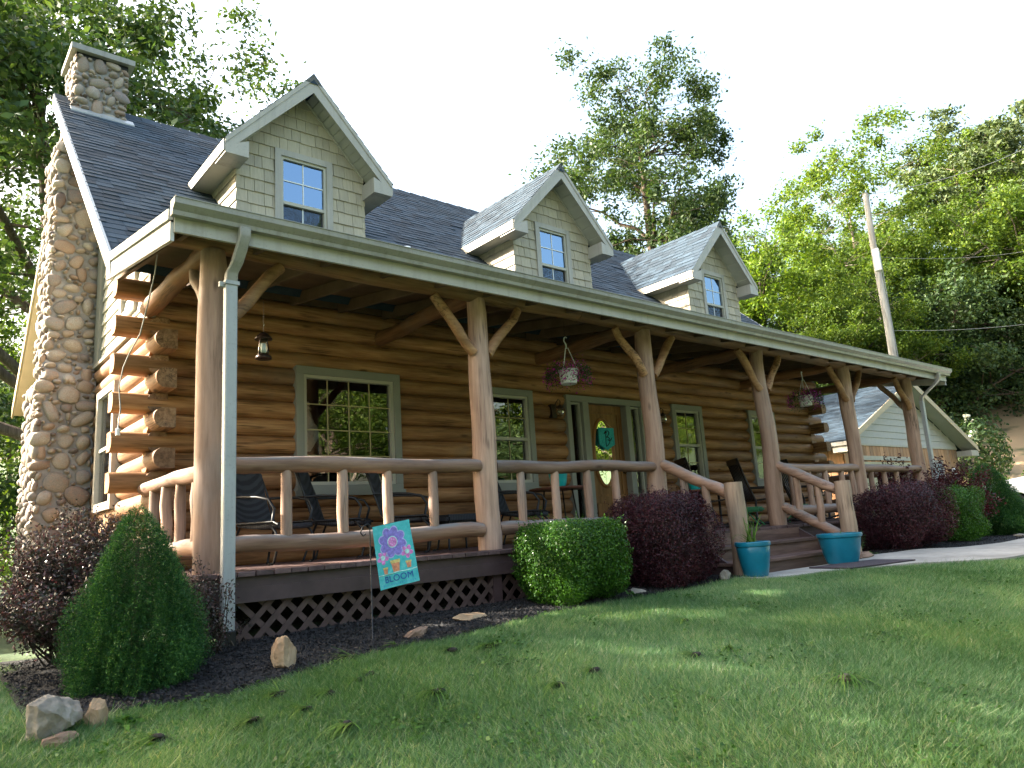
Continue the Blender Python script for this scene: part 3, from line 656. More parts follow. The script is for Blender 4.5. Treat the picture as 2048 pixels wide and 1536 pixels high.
# --- dormers
def dormer():
    d = bpy.data.objects.new('dormer', None); C.objects.link(d); d.parent = house; d.empty_display_size = .1
    Yw, Yd, Za, hw, ww, k = 2.71, 2.34, 6.32, 1.15, .885, 1.10
    ze = Za-k*hw                     # roof surface height at eave 5.055
    core = MB().prism([(-ww+.02, 3.9), (ww-.02, 3.9), (ww-.02, Za-k*(ww)-.12), (0, Za-.20), (-ww+.02, Za-k*ww-.12)], 'Y', Yw+.03, Yw+.06).obj('dormer_wall', 'darkroom', d)
    for s in (-1, 1): MB().box(min(s*(ww-.03), s*(ww-.06)), max(s*(ww-.03), s*(ww-.06)), Yw+.06, 4.2, 3.9, 5.2).obj('cheek_wall', 'darkroom', d)
    # roof slopes
    th = .10
    for s in (-1, 1):
        mb = MB(); P = [(0, Za-.02), (s*hw, ze-.02), (s*hw, ze-th), (0, Za-th-.03)]
        mb.prism(P if s < 0 else P[::-1], 'Y', Yd+.03, 5.2).obj('dormer_roof', 'shingle', d)
        U = (0, -s, 0) if s < 0 else (0, 1, 0)
        sv_ = Vector((-s*hw, 0, Za-ze)).normalized(); L = math.hypot(hw, Za-ze)
        tag(big_obj('shingles', tabs((s*(hw+.015), Yd, ze-.025), (0, 1, 0), sv_, 2.95, L+.02, .135, 31+s), 4, 'shingle', d), kind='stuff')
        # rake fascia (front face of roof edge): two-step trim
        MB().prism([(0, Za-.005), (s*hw, ze-.005), (s*hw, ze-.075), (0, Za-.08)][::s], 'Y', Yd, Yd+.03).obj('rake_trim', 'fascia', d)
        MB().prism([(0, Za-.08), (s*hw, ze-.075), (s*hw, ze-.20), (0, Za-.27)][::s], 'Y', Yd+.012, Yd+.03).obj('rake_board', 'fascia', d)
        # boxed return at the eave
        xa, xb = sorted((s*hw, s*(ww-.02)))
        MB().prism([(s*hw, ze-.10), (s*hw, ze-.20), (s*(ww-.02), ze-.20), (s*(ww-.02), ze+.02)][::s], 'Y', Yd+.008, Yd+.375).obj('eave_return', 'fascia', d)
        # eave fascia and soffit along the cheek
        MB().box(min(s*hw, s*(hw+.02)), max(s*hw, s*(hw+.02)), Yd+.02, 3.95, ze-.17, ze-.03).obj('eave_fascia', 'fascia', d)
        MB().box(min(s*(ww-.02), s*(hw-.002)), max(s*(ww-.02), s*(hw-.002)), Yd+.38, 3.95, ze-.168, ze-.15).obj('eave_soffit', 'soffit', d)
        # soffit boards under the rake
        n = 14
        for i in range(n):
            a, b_ = .06+(hw-.10)*i/n, .06+(hw-.10)*(i+1)/n-.006
            z0, z1 = Za-.125-k*a, Za-.125-k*b_
            P = [(s*a, z0), (s*b_, z1), (s*b_, z1-.012-.008*(i % 2)), (s*a, z0-.012-.008*(i % 2))]
            MB().prism(P[::s], 'Y', Yd+.035, Yw+.0).obj('soffit_board', 'soffit', d)
        # frieze strip where siding meets soffit
        MB().prism([(0, Za-.155), (s*ww, Za-k*ww-.15), (s*ww, Za-k*ww-.185), (0, Za-.19)][::s], 'Y', Yw-.032, Yw+.03).obj('frieze', 'sash', d)
    mb = MB()
    for i in range(9):
        y = Yd+i*.3; mb.add([(-.13, y, Za-.145), (.13, y, Za-.145), (0, y, Za+.012), (-.13, y+.33, Za-.155), (.13, y+.33, Za-.155), (0, y+.33, Za+.0)], [(0, 2, 5, 3), (2, 1, 4, 5), (0, 1, 2)])
    tag(mb.obj('ridge_caps', 'shingle', d), kind='stuff')
    # window hole and shakes on the front
    wx, wz0, wz1 = .405, 3.99, 5.29
    r = np.random.default_rng(5); exp = .172
    def shake(x0, x1, z0, z1, y, par, clipg=True):
        if x1-x0 < .012: return
        P = [(x0, z0), (x1, z0), (x1, z1), (x0, z1)]
        if clipg:   # clip by both rake lines
            for s in (-1, 1):
                lim = lambda p: (Za-.15-k*s*p[0])-p[1]
                Q = []
                for a, b_ in zip(P, P[1:]+P[:1]):
                    fa, fb = lim(a), lim(b_)
                    if fa >= 0: Q.append(a)
                    if (fa >= 0) != (fb >= 0):
                        t = fa/(fa-fb); Q.append((a[0]+(b_[0]-a[0])*t, a[1]+(b_[1]-a[1])*t))
                P = Q
                if len(P) < 3: return
        yf = lambda p: y-.024+.018*(p[1]-z0)/(exp*1.1)
        n = len(P); V = [(p[0], yf(p), p[1]) for p in P]+[(p[0], y+.02, p[1]) for p in P]
        F = [tuple(range(n)), tuple(range(2*n-1, n-1, -1))]+[(i, n+i, n+(i+1) % n, (i+1) % n) for i in range(n)]
        return mesh_obj('shake', V, F, 'shake', par)
    for i in range(14):
        z0 = 3.92+i*exp; z1 = z0+exp*1.08; x = -ww-.008
        while x < ww:
            w = r.uniform(.10, .235); x1 = min(x+w, ww+.008); a, b_ = x, x1-.005; dz = r.uniform(-.004, .004); yj = Yw-r.uniform(0, .006)
            x = x1
            if z0 < wz1-.02 and z1 > wz0:
                if a < -wx and b_ > -wx: b_ = -wx
                elif a < wx and b_ > wx: a = wx
                elif -wx <= a and b_ <= wx: continue
            shake(a, b_, z0+dz, z1, yj, d)
    for s in (-1, 1):    # cheeks: lapped shakes seen on the side
        for i in range(8):
            z0 = 3.92+i*exp; y = Yw-.02
            while y < 4.1:
                w = r.uniform(.14, .3); y1 = min(y+w, 4.15); ztop = min(z0+exp*1.08, 5.0)
                if ztop > z0+.01:
                    xo = s*ww; xt = s*(ww+.024); xm = s*(ww+.006)
                    V = [(xt, y, z0), (xt, y1-.005, z0), (xm, y1-.005, ztop), (xm, y, ztop), (xo-s*.03, y, z0), (xo-s*.03, y1-.005, z0), (xo-s*.03, y1-.005, ztop), (xo-s*.03, y, ztop)]
                    F = [(0, 1, 2, 3), (4, 7, 6, 5), (0, 4, 5, 1), (3, 2, 6, 7), (0, 3, 7, 4), (1, 5, 6, 2)]
                    mesh_obj('shake', V, F if s > 0 else [f[::-1] for f in F], 'shake', d)
                y = y1
    # window
    ring(MB(), -wx, wx, wz0, wz1, .085, Yw-.045, Yw+.05).obj('window_trim', 'fascia', d)
    ring(MB(), -wx+.085, wx-.085, wz0+.085, wz1-.085, .035, Yw-.02, Yw+.05).obj('window_frame', 'sash', d)
    zm = 4.56
    MB().box(-wx+.12, wx-.12, Yw-.012, Yw+.04, zm-.022, zm+.022).obj('sash_rail', 'sash', d)
    for nm, za, zb, yo in (('upper_pane', zm+.022, wz1-.12, .012), ('lower_pane', wz0+.12, zm-.022, .03)):
        MB().box(-wx+.12, wx-.12, Yw+yo, Yw+yo+.006, za, zb).obj(nm, 'skyglass', d)
        MB().box(-.008, .008, Yw+yo-.007, Yw+yo-.001, za, zb).obj('muntin', 'white', d)
        if nm[0] == 'u': MB().box(-wx+.12, wx-.12, Yw+yo-.0105, Yw+yo-.0075, (za+zb)/2-.008, (za+zb)/2+.008).obj('muntin', 'white', d)
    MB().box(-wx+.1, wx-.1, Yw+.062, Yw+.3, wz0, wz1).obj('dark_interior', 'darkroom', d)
    return d
DX = (2.014, 6.544, 11.18)
d0 = dormer(); d0.location = (DX[0], 0, 0); d0['label'] = 'dormer nearest the stone chimney'
for x, lb in zip(DX[1:], ('middle of the three dormers', 'dormer farthest from the chimney')):
    dd = dup(d0, house); dd.location = (x, 0, 0); dd['label'] = lb

# --- chimney of river stones
chim = MB().box(-.60, .02, 4.66, 5.7, -1.2, 2.42).box(-.52, .02, 4.82, 5.65, 2.42, 5.75).box(-.235, .455, 5.76, 6.46, 5.9, 7.72).prism([(4.66, 2.42), (4.82, 2.70), (4.82, 2.42)], 'X', -.57, .02).obj('chimney', 'mortar', house)
MB().box(-.33, .55, 5.66, 6.56, 7.76, 7.85).obj('chimney_cap', 'gutter', chim)
MB().box(-.25, .47, 5.745, 6.475, 7.70, 7.76).obj('cap_dark_band', 'black', chim)  # black band directly below the cap slab
MB().prism([(5.60, roofz(5.60)+.0), (5.74, roofz(5.74)+.0), (5.74, roofz(5.74)+.03), (5.60, roofz(5.60)+.03)], 'X', -.30, .56).obj('apron_flashing', 'spout', chim)
SM = []
for i in range(9):
    V = np.sign(ICO2)*np.abs(ICO2)**(.68+.035*i); V = lumpy(V, 400+i, .13)
    for _ in range(5):
        d_ = np.random.default_rng(i*17+_).normal(size=3); d_ /= np.linalg.norm(d_); V = V-np.outer(np.maximum(V@d_-.72, 0), d_)*.8
    me = bpy.data.meshes.new('stone'); me.from_pydata([tuple(v) for v in V], [], ICO2F); me.update(); me.materials.append(M['stone']); me.polygons.foreach_set('use_smooth', [True]*len(ICO2F)); SM.append(me)
def pack(w, h, seed, sizes, gap=.006, inside=None):
    r = random.Random(seed); L = []
    for s, tries in sizes:
        for _ in range(tries):
            a = s*r.uniform(.8, 1.25); b_ = a*r.uniform(.5, .95); ang = r.gauss(0, .35) if r.random() < .75 else r.gauss(1.57, .3)
            u, v = r.uniform(a*.5, w-a*.5), r.uniform(b_*.4, h-b_*.4)
            if inside and not inside(u, v): continue
            ok = True
            for (u2, v2, a2, b2, g2) in L:
                dx, dy = u2-u, v2-v; dd = math.hypot(dx, dy)
                if dd > a+a2+.02: continue
                th = math.atan2(dy, dx)
                r1 = a*b_/math.hypot(b_*math.cos(th-ang), a*math.sin(th-ang)); r2 = a2*b2/math.hypot(b2*math.cos(th-g2), a2*math.sin(th-g2))
                if dd < (r1+r2)*.97+gap: ok = False; break
            if ok: L.append((u, v, a, b_, ang))
    return L
SZ = [(.125, 90), (.10, 350), (.075, 1300), (.052, 2300), (.034, 2600), (.024, 1500)]
def face_stones(L, fn, rotz, par, name='stone', rnd=random.Random(9), mats=None):
    for (u, v, a, b_, g) in L:
        p, tilt = fn(u, v); inst(rnd.choice(SM), name, par, p, (tilt+rnd.gauss(0, .05), -g, rotz), (a*1.03, rnd.uniform(.04, .075), b_*1.05))
face_stones(pack(.64, 2.95, 1, SZ), lambda u, v: ((-.63+u, 4.655, -.55+v), 0), 0, chim)
face_stones(pack(.62, .36, 8, SZ[1:]), lambda u, v: ((-.61+u, 4.66+.16*(v/.30), 2.40+v), -.45), 0, chim)
face_stones(pack(.58, 3.0, 2, SZ, inside=lambda u, v: v < 3.0), lambda u, v: ((-.56+u, 4.815, 2.72+v), 0), 0, chim)
face_stones(pack(.74, 1.0, 3, SZ), lambda u, v: ((-.265+u, 5.755, 6.72+v), 0), 0, chim)
# grazing side faces: one joined part
mb = MB(); rr = random.Random(4)
for (w, h, sd, fn) in ((1.04, 2.95, 11, lambda u, v: (-.595, 4.66+u, -.55+v)), (.83, 3.1, 12, lambda u, v: (-.515, 4.82+u, 2.6+v)), (.72, 1.0, 13, lambda u, v: (-.23, 5.76+u, 6.72+v))):
    for (u, v, a, b_, g) in pack(w, h, sd, SZ[:4]):
        Vs = lumpy(np.sign(ICO2)*np.abs(ICO2)**.82, rr.randrange(999), .1)*np.array([.06, a, b_]); cg, sg = math.cos(g), math.sin(g)
        Vs = np.stack([Vs[:, 0], Vs[:, 1]*cg-Vs[:, 2]*sg, Vs[:, 1]*sg+Vs[:, 2]*cg], 1)+np.array(fn(u, v)); mb.add(Vs, ICO2F)
tag(mb.obj('side_stones', 'stone_darkened', chim, True), kind='stuff')

# --- windows on the porch wall
def window(x0, x1, z0, z1, name, label, cols, rows, double):
    mb = ring(MB(), x0, x1, z0, z1, .095, D-.035, D+.14); w = mb.obj(name, 'trim', house); bevel(w, .004, 1); w['label'] = label
    ring(MB(), x0+.095, x1-.095, z0+.095, z1-.095, .038, D-.012, D+.12).obj('sash', 'sash', w)
    MB().box(x0-.02, x1+.02, D-.055, D-.036, z0-.03, z0+.03).obj('sill', 'trim', w)
    ga, gb, za, zb = x0+.133, x1-.133, z0+.133, z1-.133
    if double:
        zm = z0+(z1-z0)*.50
        MB().box(ga, gb, D-.0, D+.1, zm-.022, zm+.022).obj('sash_rail', 'sash', w)
        spans = [(zm+.022, zb, .03), (za, zm-.022, .055)]
    else: spans = [(za, zb, .035)]
    for a, b_, yo in spans:
        MB().box(ga, gb, D+yo, D+yo+.006, a, b_).obj('pane', 'glass', w)
        for i in range(1, cols): x = ga+(gb-ga)*i/cols; MB().box(x-.006, x+.006, D+yo-.008, D+yo-.001, a, b_).obj('muntin', 'brass', w)
        nr = rows if not double else rows//2
        for i in range(1, nr): z = a+(b_-a)*i/nr; MB().box(ga, gb, D+yo-.0115, D+yo-.0085, z-.006, z+.006).obj('muntin', 'brass', w)
    # curtains tied back
    for s in ((-1, 1) if not double else (1,)):
        V = []; F = []; n = 26; m_ = 14; wd = (gb-ga)*(.5 if not double else 1.0)
        for i in range(m_):
            t = i/(m_-1); z = zb+.03-(zb-za)*(t*.72 if not double else t*.26)
            reach = wd*(1-.78*t**1.3) if not double else wd
            for j in range(n):
                q = j/(n-1); x = (ga+q*reach) if (s < 0 or double) else (gb-q*reach)
                V.append((x, D+.17+.018*math.sin(q*42+t*2), z))
        F = [(i*n+j, i*n+j+1, (i+1)*n+j+1, (i+1)*n+j) for i in range(m_-1) for j in range(n-1)]
        mesh_obj('curtain', V, F, 'curtain', w, True)
    return w
window(*OPEN[0], 'picture_window', 'wide picture window with a gold grid and tied back sheer curtains', 4, 4, False)
window(*OPEN[1], 'sash_window', 'double hung window left of the front door', 2, 4, True)
window(*OPEN[3], 'sash_window', 'double hung window right of the front door', 2, 4, True)
window(*OPEN[4], 'sash_window', 'double hung window nearest the garage', 2, 4, True)
# --- front door with side lights
mb = MB(); x0, x1, z1 = 5.86, 7.65, 2.15
mb.box(x0, x1, D-.04, D+.14, z1-.10, z1)
for a, b_ in ((x0, x0+.09), (6.20, 6.33), (7.19, 7.31), (x1-.09, x1)): mb.box(a, b_, D-.04, D+.14, -.02, z1-.10)
door = bevel(mb.obj('front_door', 'trim', house), .004, 1)
for a, b_ in ((5.95, 6.20), (7.31, 7.56)):
    ring(MB(), a, b_, .0, z1-.10, .03, D+.02, D+.12).obj('sidelight_frame', 'sash', door)
    MB().box(a+.03, b_-.03, D+.06, D+.066, .03, z1-.13).obj('sidelight_pane', 'glass', door)
    MB().box(a+.03, b_-.03, D+.16, D+.18, .03, z1-.13).obj('sidelight_dark_backing', 'darkroom', door)  # dark sheet stands for the unlit room behind the pane
slab = bevel(MB().box(6.33, 7.19, D+.075, D+.125, .0, 2.05).obj('door_slab', 'doorwood', door), .004, 1)
ocx, ocz, oa, ob = 6.70, 1.29, .19, .50
ring(MB(), 6.42, 7.10, .60, 1.94, .035, D+.062, D+.0755).obj('raised_moulding', 'doorwood', door)
for a, b_ in ((6.45, 6.73), (6.79, 7.07)): bevel(MB().box(a, b_, D+.06, D+.0755, .14, .50).obj('lower_panel', 'doorwood', door), .02, 2)
def ellring(name, a, b_, rad, y, mat, par):
    pts = [(ocx+a*math.cos(t), y, ocz+b_*math.sin(t)) for t in np.linspace(0, 2*math.pi, 49)]
    return MB().tube(pts, rad, 8, False).obj(name, mat, par, True)
ellring('oval_frame', oa+.03, ob+.03, .03, D+.072, 'doorwood', door)
def elldisc(name, a, b_, y, mat, par):
    V = [(ocx, y, ocz)]+[(ocx+a*math.cos(t), y, ocz+b_*math.sin(t)) for t in np.linspace(0, 2*math.pi, 48, endpoint=False)]
    return mesh_obj(name, V, [(0, 1+(i+1) % 48, 1+i) for i in range(48)], mat, par)
elldisc('oval_backing', oa+.01, ob+.01, D+.074, 'darkroom', door); elldisc('oval_pane', oa+.012, ob+.012, D+.066, 'glass', door)
for k in (-1, 1): ellring('leading', oa*.55, ob*.6, .004, D+.068, 'brass', door); break
MB().tube([(ocx, D+.068, ocz-ob), (ocx, D+.068, ocz+ob)], .004, 6).obj('leading', 'brass', door)
MB().lathe([(.0, 0), (.02, 0), (.022, .02), (.03, .03), (.032, .05), (.02, .065), (0, .07)], 12).obj('door_knob', 'oldbrass', door, True)
k_ = [c for c in door.children if c.name.startswith('door_knob')][0]; k_.location = (7.12, D+.075, .98); k_.rotation_euler = (R(90), 0, 0)

# --- porch frame: posts, beam, ties, braces
for i, x in enumerate(PX):
    p = autosmooth(roundlog((x+.012*math.sin(i*2.1), 0, .002), (x-.01*math.cos(i*1.7), 0, 2.60), .128 if i else .122, .106, 40+i, 18, .014, .035).obj('porch_post', 'post', house), 50)
    autosmooth(roundlog((x, .06, 2.665), (x, 2.05, 2.665), .086, .09, 60+i).obj('tie_log', 'tie', house), 50)
autosmooth(roundlog((-.42, -.01, 2.675), (4.22, 0, 2.675), .10, .105, 71, 18, .012, .04).obj('porch_beam', 'beam', house), 50)
autosmooth(roundlog((4.235, 0, 2.675), (13.55, -.01, 2.675), .106, .10, 72, 18, .012, .04).obj('porch_beam', 'beam', house), 50)
for i, x in enumerate(PX):
    for s in (-1, 1):
        if (i == 0 and s < 0) or (i == 5 and s > 0): continue
        autosmooth(roundlog((x+s*.09, -.04, 2.00), (x+s*.56, -.03, 2.56), .056, .052, 80+2*i+s, 12, .01, .05).obj('brace', 'beam', house), 50)
for x in (PX[0], PX[5]): autosmooth(roundlog((x, .09, 2.03), (x, .52, 2.60), .054, .05, 99, 12, .01).obj('brace', 'post', house), 50)
# --- railings
def rail(a, b_, mat, name, r=.067, sd=0, par=None): return autosmooth(roundlog(a, b_, r, r*.98, sd, 14, .007, .04).obj(name, mat, par), 50)
for bi, (i, j, bal) in enumerate(((0, 1, (.60, 1.11, 1.56, 2.05)), (1, 2, (3.15, 3.64, 4.14, 4.60)), (3, 4, (8.50, 9.0, 9.52, 10.05, 10.4)), (4, 5, (11.1, 11.6, 12.1, 12.6)))):
    rl = rail((PX[i]+.10, -.03, .83), (PX[j]-.10, -.03, .835), 'rail', 'railing', .068, 110+bi, house)
    rail((PX[i]+.10, -.03, .20), (PX[j]-.10, -.03, .20), 'rail', 'bottom_rail', .072, 120+bi, rl)
    for k, x in enumerate(bal): autosmooth(roundlog((x, -.03, .25), (x+.01*math.sin(k*3), -.03, .80), .05, .046, 130+7*bi+k, 12, .004, .035).obj('baluster', 'post', rl), 50)
for xx, sd in ((0.0, 1), (13.22, 2)):
    rl = rail((xx, .10, .80), (xx, 1.98, .80), 'raily', 'railing', .068, 150+sd, house); rail((xx, .10, .20), (xx, 1.98, .20), 'raily', 'bottom_rail', .07, 153+sd, rl)
    for k, y in enumerate((.33, .78, 1.22, 1.62)): autosmooth(roundlog((xx, y, .25), (xx, y, .76), .05, .046, 160+k+9*sd, 12, .008).obj('baluster', 'post', rl), 50)
# --- stairs and newels
NL, NR = (5.50, -1.02), (8.06, -1.02)
for (nxx, nyy), sd, lab in ((NL, 3, 'left newel post'), (NR, 5, 'cracked right newel post')):
    nw = autosmooth(roundlog((nxx, nyy, -.62), (nxx-.01, nyy, .555), .112, .104, 170+sd, 18, .008, .025).obj('newel_post', 'newel', house), 40); nw['label'] = lab
ck = MB().tube([(NR[0]-.035, NR[1]-.0985, -.45), (NR[0]-.028, NR[1]-.0975, -.1), (NR[0]-.036, NR[1]-.0965, .2), (NR[0]-.03, NR[1]-.0955, .53)], [.004, .006, .006, .003], 5).obj('crack', 'black', house)
for a, b_, sd, px_ in (((5.42, -.10, .86), (5.50, -.95, .42), 181, 5.46), ((8.03, -.10, .86), (8.06, -.95, .42), 182, 8.05)):
    sr = rail(a, b_, 'raily', 'stair_rail', .07, sd, house)
    if px_ > 6: rail((a[0], -.12, .26), (b_[0], -.95, -.20), 'raily', 'bottom_rail', .07, sd+5, sr)
    for k, (y, zb, zt) in enumerate(((-.35, .16, .70), (-.65, .0, .55))): autosmooth(roundlog((px_, y, zb), (px_, y, zt), .05, .047, 190+k+sd, 12).obj('baluster', 'post', sr), 50)
st = MB().box(5.52, 8.02, -.32, -.30, -.62, -.035).obj('stairs', 'stair', house)
for z, ya, yb in ((-.175, -.30, -.63), (-.35, -.61, -.94)):
    for k in range(2): bevel(MB().box(5.48, 8.06, ya+(yb-ya)*(k+1)/2+.004, ya+(yb-ya)*k/2, z-.038, z).obj('tread', 'stair', st), .004, 1)
    MB().box(5.52, 8.02, yb+.03, yb+.05, z-.30, z-.04).obj('riser', 'stair', st)
for x in (5.5, 8.0): MB().prism([(-.30, -.04), (-.30, -.62), (-.90, -.62), (-.90, -.40)], 'X', x, x+.04).obj('stringer', 'skirt', st)
# --- deck
deck = MB().box(-.12, 13.36, -.22, 1.98, -.20, -.04).obj('porch_deck', 'skirt', house)
bd = bevel(MB().box(-.066, .066, -.30, 1.99, -.036, 0).obj('deck_board', 'deck', deck), .003, 1)
bd.location = (-.10, 0, 0)
for i in range(1, 98):
    x = -.10+i*.139
    inst(bd.data, 'deck_board', deck, (x, rng.uniform(-.006, .006), rng.uniform(-.001, .001)))
for a, b_ in ((-.16, 5.45), (8.08, 13.40)):
    MB().box(a, b_, -.262, -.232, -.135, -.038).obj('rim_board', 'skirt', deck)
    MB().box(a-.01, b_+.01, -.285, -.255, -.225, -.115).obj('skirt_board', 'skirt', deck)
MB().box(-.165, -.13, -.24, 2.0, -.225, -.038).obj('skirt_board', 'skirt', deck)
for x in (-.13, 2.6, 5.38, 8.12, 10.7, 13.3): MB().box(x-.05, x+.05, -.245, -.15, -1.0, -.2).obj('skirt_post', 'skirt', deck)
lat = MB().box(-.16, 13.4, -.19, -.18, -1.0, -.99).obj('lattice', 'lattice', house)
H_ = .46; w_ = .062
s1 = MB().add([(0, -.232, -.21-H_), (w_, -.232, -.21-H_), (w_+H_, -.232, -.21), (H_, -.232, -.21), (0, -.225, -.21-H_), (w_, -.225, -.21-H_), (w_+H_, -.225, -.21), (H_, -.225, -.21)], [(0, 1, 2, 3), (4, 7, 6, 5), (0, 4, 5, 1), (3, 2, 6, 7), (0, 3, 7, 4), (1, 5, 6, 2)]).obj('slat', 'lattice', lat)
s2 = MB().add([(0, -.224, -.21), (w_, -.224, -.21), (w_+H_, -.224, -.21-H_), (H_, -.224, -.21-H_), (0, -.217, -.21), (w_, -.217, -.21), (w_+H_, -.217, -.21-H_), (H_, -.217, -.21-H_)], [(0, 3, 2, 1), (4, 5, 6, 7), (0, 1, 5, 4), (3, 7, 6, 2), (0, 4, 7, 3), (1, 2, 6, 5)]).obj('slat', 'lattice', lat)
s1.location.x = s2.location.x = -.08
for a, b_ in ((.07, 4.95), (8.1, 12.9)):
    for x in np.arange(a, b_, .172): inst(s1.data, 'slat', lat, (x, 0, 0)); inst(s2.data, 'slat', lat, (x+.03, 0, 0))
MB().box(-.12, 13.36, .4, .42, -1.0, -.2).obj('crawl_space_backing', 'soil', deck)

# ================================================================== THINGS ON THE PORCH
def patio_chair(name, label, loc, rz, group):
    """black sling chair, faces +X locally"""
    t = thing(name, label, 'chair', loc, rz, group)
    # back sling
    V = []; F = []; n, m_ = 9, 8
    for i in range(n):
        q = i/(n-1); z = .42+.56*q; x = -.20-.16*q-.02*math.sin(q*3.1)
        hw = .235-.02*(q > .9)-(.05 if i == n-1 else 0)
        for j in range(m_): s = -1+2*j/(m_-1); V.append((x-.03*(1-s*s), s*hw, z+(.02*(1-s*s) if i == n-1 else 0)))
    F = [(i*m_+j, i*m_+j+1, (i+1)*m_+j+1, (i+1)*m_+j) for i in range(n-1) for j in range(m_-1)]
    V2 = [(v[0]-.012, v[1], v[2]) for v in V]; k = len(V); F2 = [tuple(reversed([a+k for a in f])) for f in F]
    rim = [(0, m_-1)]; mesh_obj('backrest', V+V2, F+F2, 'sling', t, True)
    # seat sling
    V = []
    for i in range(8):
        q = i/7; x = -.20+.52*q; z = .42-.035*math.sin(q*2.6)+(.0 if q < .9 else -.02)
        for j in range(6): s = -1+2*j/5; V.append((x, s*.24, z-.012*(1-s*s)))
    F = [(i*6+j, (i+1)*6+j, (i+1)*6+j+1, i*6+j+1) for i in range(7) for j in range(5)]; k = len(V)
    mesh_obj('seat', V+[(v[0], v[1], v[2]-.045) for v in V], F+[tuple(reversed([a+k for a in f])) for f in F]+[(i*6, k+i*6, k+(i+1)*6, (i+1)*6) for i in range(7)]+[((i+1)*6+5, k+(i+1)*6+5, k+i*6+5, i*6+5) for i in range(7)]+[(42+j, k+42+j, k+43+j, 43+j) for j in range(5)], 'sling', t, True)
    for s in (-1, 1):
        y = s*.255
        MB().tube([(-.40, y*.9, .98), (-.30, y, .72), (-.21, y, .44), (-.18, y, .40), (.28, y, .40), (.34, y, .37)], .012, 7).obj('side_frame', 'black', t, True)
        MB().tube([(-.29, y, .66), (-.10, y*1.08, .655), (.10, y*1.1, .64), (.24, y*1.08, .61), (.30, y*1.02, .52), (.27, y, .41)], .014, 7).obj('arm', 'black', t, True)
        MB().tube([(.20, y*.9, .395), (.30, y*.95, .30), (.33, y, .16), (.30, y*1.05, .02), (.26, y*1.06, .012)], .012, 7).obj('leg', 'black', t, True)
        MB().tube([(-.16, y*.9, .395), (-.22, y*.95, .25), (-.27, y, .10), (-.30, y*1.05, .012)], .012, 7).obj('leg', 'black', t, True)
        MB().lathe([(.02, 0), (.02, .012), (.012, .02)], 10, (.26, y*1.06, 0)).obj('foot_cap', 'black', t)
        MB().lathe([(.02, 0), (.02, .012), (.012, .02)], 10, (-.30, y*1.05, 0)).obj('foot_cap', 'black', t)
    MB().tube([(-.40, -.23, .98), (-.415, -.12, 1.005), (-.415, .12, 1.005), (-.40, .23, .98)], .012, 7).obj('top_frame', 'black', t, True)
    return t
for loc, rz, lb in (((.98, 1.25, 0), -66, 'black sling patio chair next to the corner post and downspout'), ((1.78, 1.42, 0), -38, 'black sling patio chair in front of the left part of the picture window'),
                    ((2.52, 1.25, 0), -44, 'black sling patio chair under the right edge of the picture window'), ((4.24, 1.3, 0), -52, 'black sling patio chair beside the round plant table')):
    patio_chair('patio_chair', lb, loc, R(rz), 'black patio chairs on the porch')
# low dark ottoman table
t = thing('ottoman', 'low black ottoman between two patio chairs left of the second post', 'ottoman', (3.22, 1.25, 0))
bevel(MB().box(-.3, .3, -.25, .25, .30, .40).obj('cushion', 'sling', t), .03, 2)
for sx in (-1, 1):
    for sy in (-1, 1): MB().tube([(sx*.26, sy*.2, .30), (sx*.28, sy*.22, 0)], .012, 7).obj('leg', 'black', t, True)
# table and pots
def plant_table(loc, lb, r=.40, h=.70):
    t = thing('side_table', lb, 'table', loc)
    MB().lathe([(0, h-.03), (r-.01, h-.03), (r, h-.015), (r-.01, h), (0, h)], 28).obj('table_top', 'tabletop', t)
    for k in range(4):
        a = k*math.pi/2+.5; MB().tube([(.2*math.cos(a), .2*math.sin(a), h-.03), (.24*math.cos(a), .24*math.sin(a), .35), (.32*math.cos(a), .32*math.sin(a), 0)], .011, 7).obj('leg', 'black', t, True)
    return t
plant_table((5.02, 1.40, 0), 'round brown side table on thin legs left of the front door')
plant_table((7.95, 1.35, 0), 'small side table right of the front door behind the sloping rail', .28, .62)
def pot(name, lb, loc, r, h, mat, plant=None, seed=0, rim=True, group=None):
    t = thing(name, lb, 'plant pot', loc, 0, group)
    pr_ = [(0, 0), (r*.66, 0), (r*.70, .02*h), (r*.82, .3*h), (r*.93, .65*h), (r*.97, .84*h)]
    if rim: pr_ += [(r*.95, .86*h), (r*1.03, .875*h), (r*1.05, .94*h), (r*1.04, .985*h), (r*1.0, h), (r*.90, h), (r*.88, .9*h), (0, .88*h)]
    else: pr_ += [(r, h), (r*.93, h), (r*.91, .9*h), (0, .9*h)]
    autosmooth(MB().lathe(pr_, 36).obj('pot_body', mat, t), 35)
    MB().lathe([(0, .89*h), (r*.89, .89*h), (r*.89, .905*h), (0, .915*h)], 24).obj('soil', 'soil', t)
    if plant:
        rr = random.Random(seed); mb = MB()
        for k in range(plant[0]):
            a = rr.uniform(0, 6.28); el = rr.uniform(*plant[3]); d = (math.cos(a)*math.cos(el), math.sin(a)*math.cos(el), math.sin(el))
            strap(mb, (rr.uniform(-.3, .3)*r, rr.uniform(-.3, .3)*r, .9*h), d, rr.uniform(.6, 1.1)*plant[1], plant[2], rr.uniform(.25, .75), 7)
        mb.obj('plant', 'leaf_grassy', t)
    return t
pot('plant_pot', 'turquoise pot on the round side table left of the door', (5.02, 1.38, .70), .135, .25, 'tealbright', (22, .25, .012, (.7, 1.4)), 3, False)
pot('plant_pot', 'turquoise pot on the small table right of the door', (7.95, 1.33, .62), .12, .2, 'tealbright', (18, .2, .012, (.7, 1.4)), 4, False)
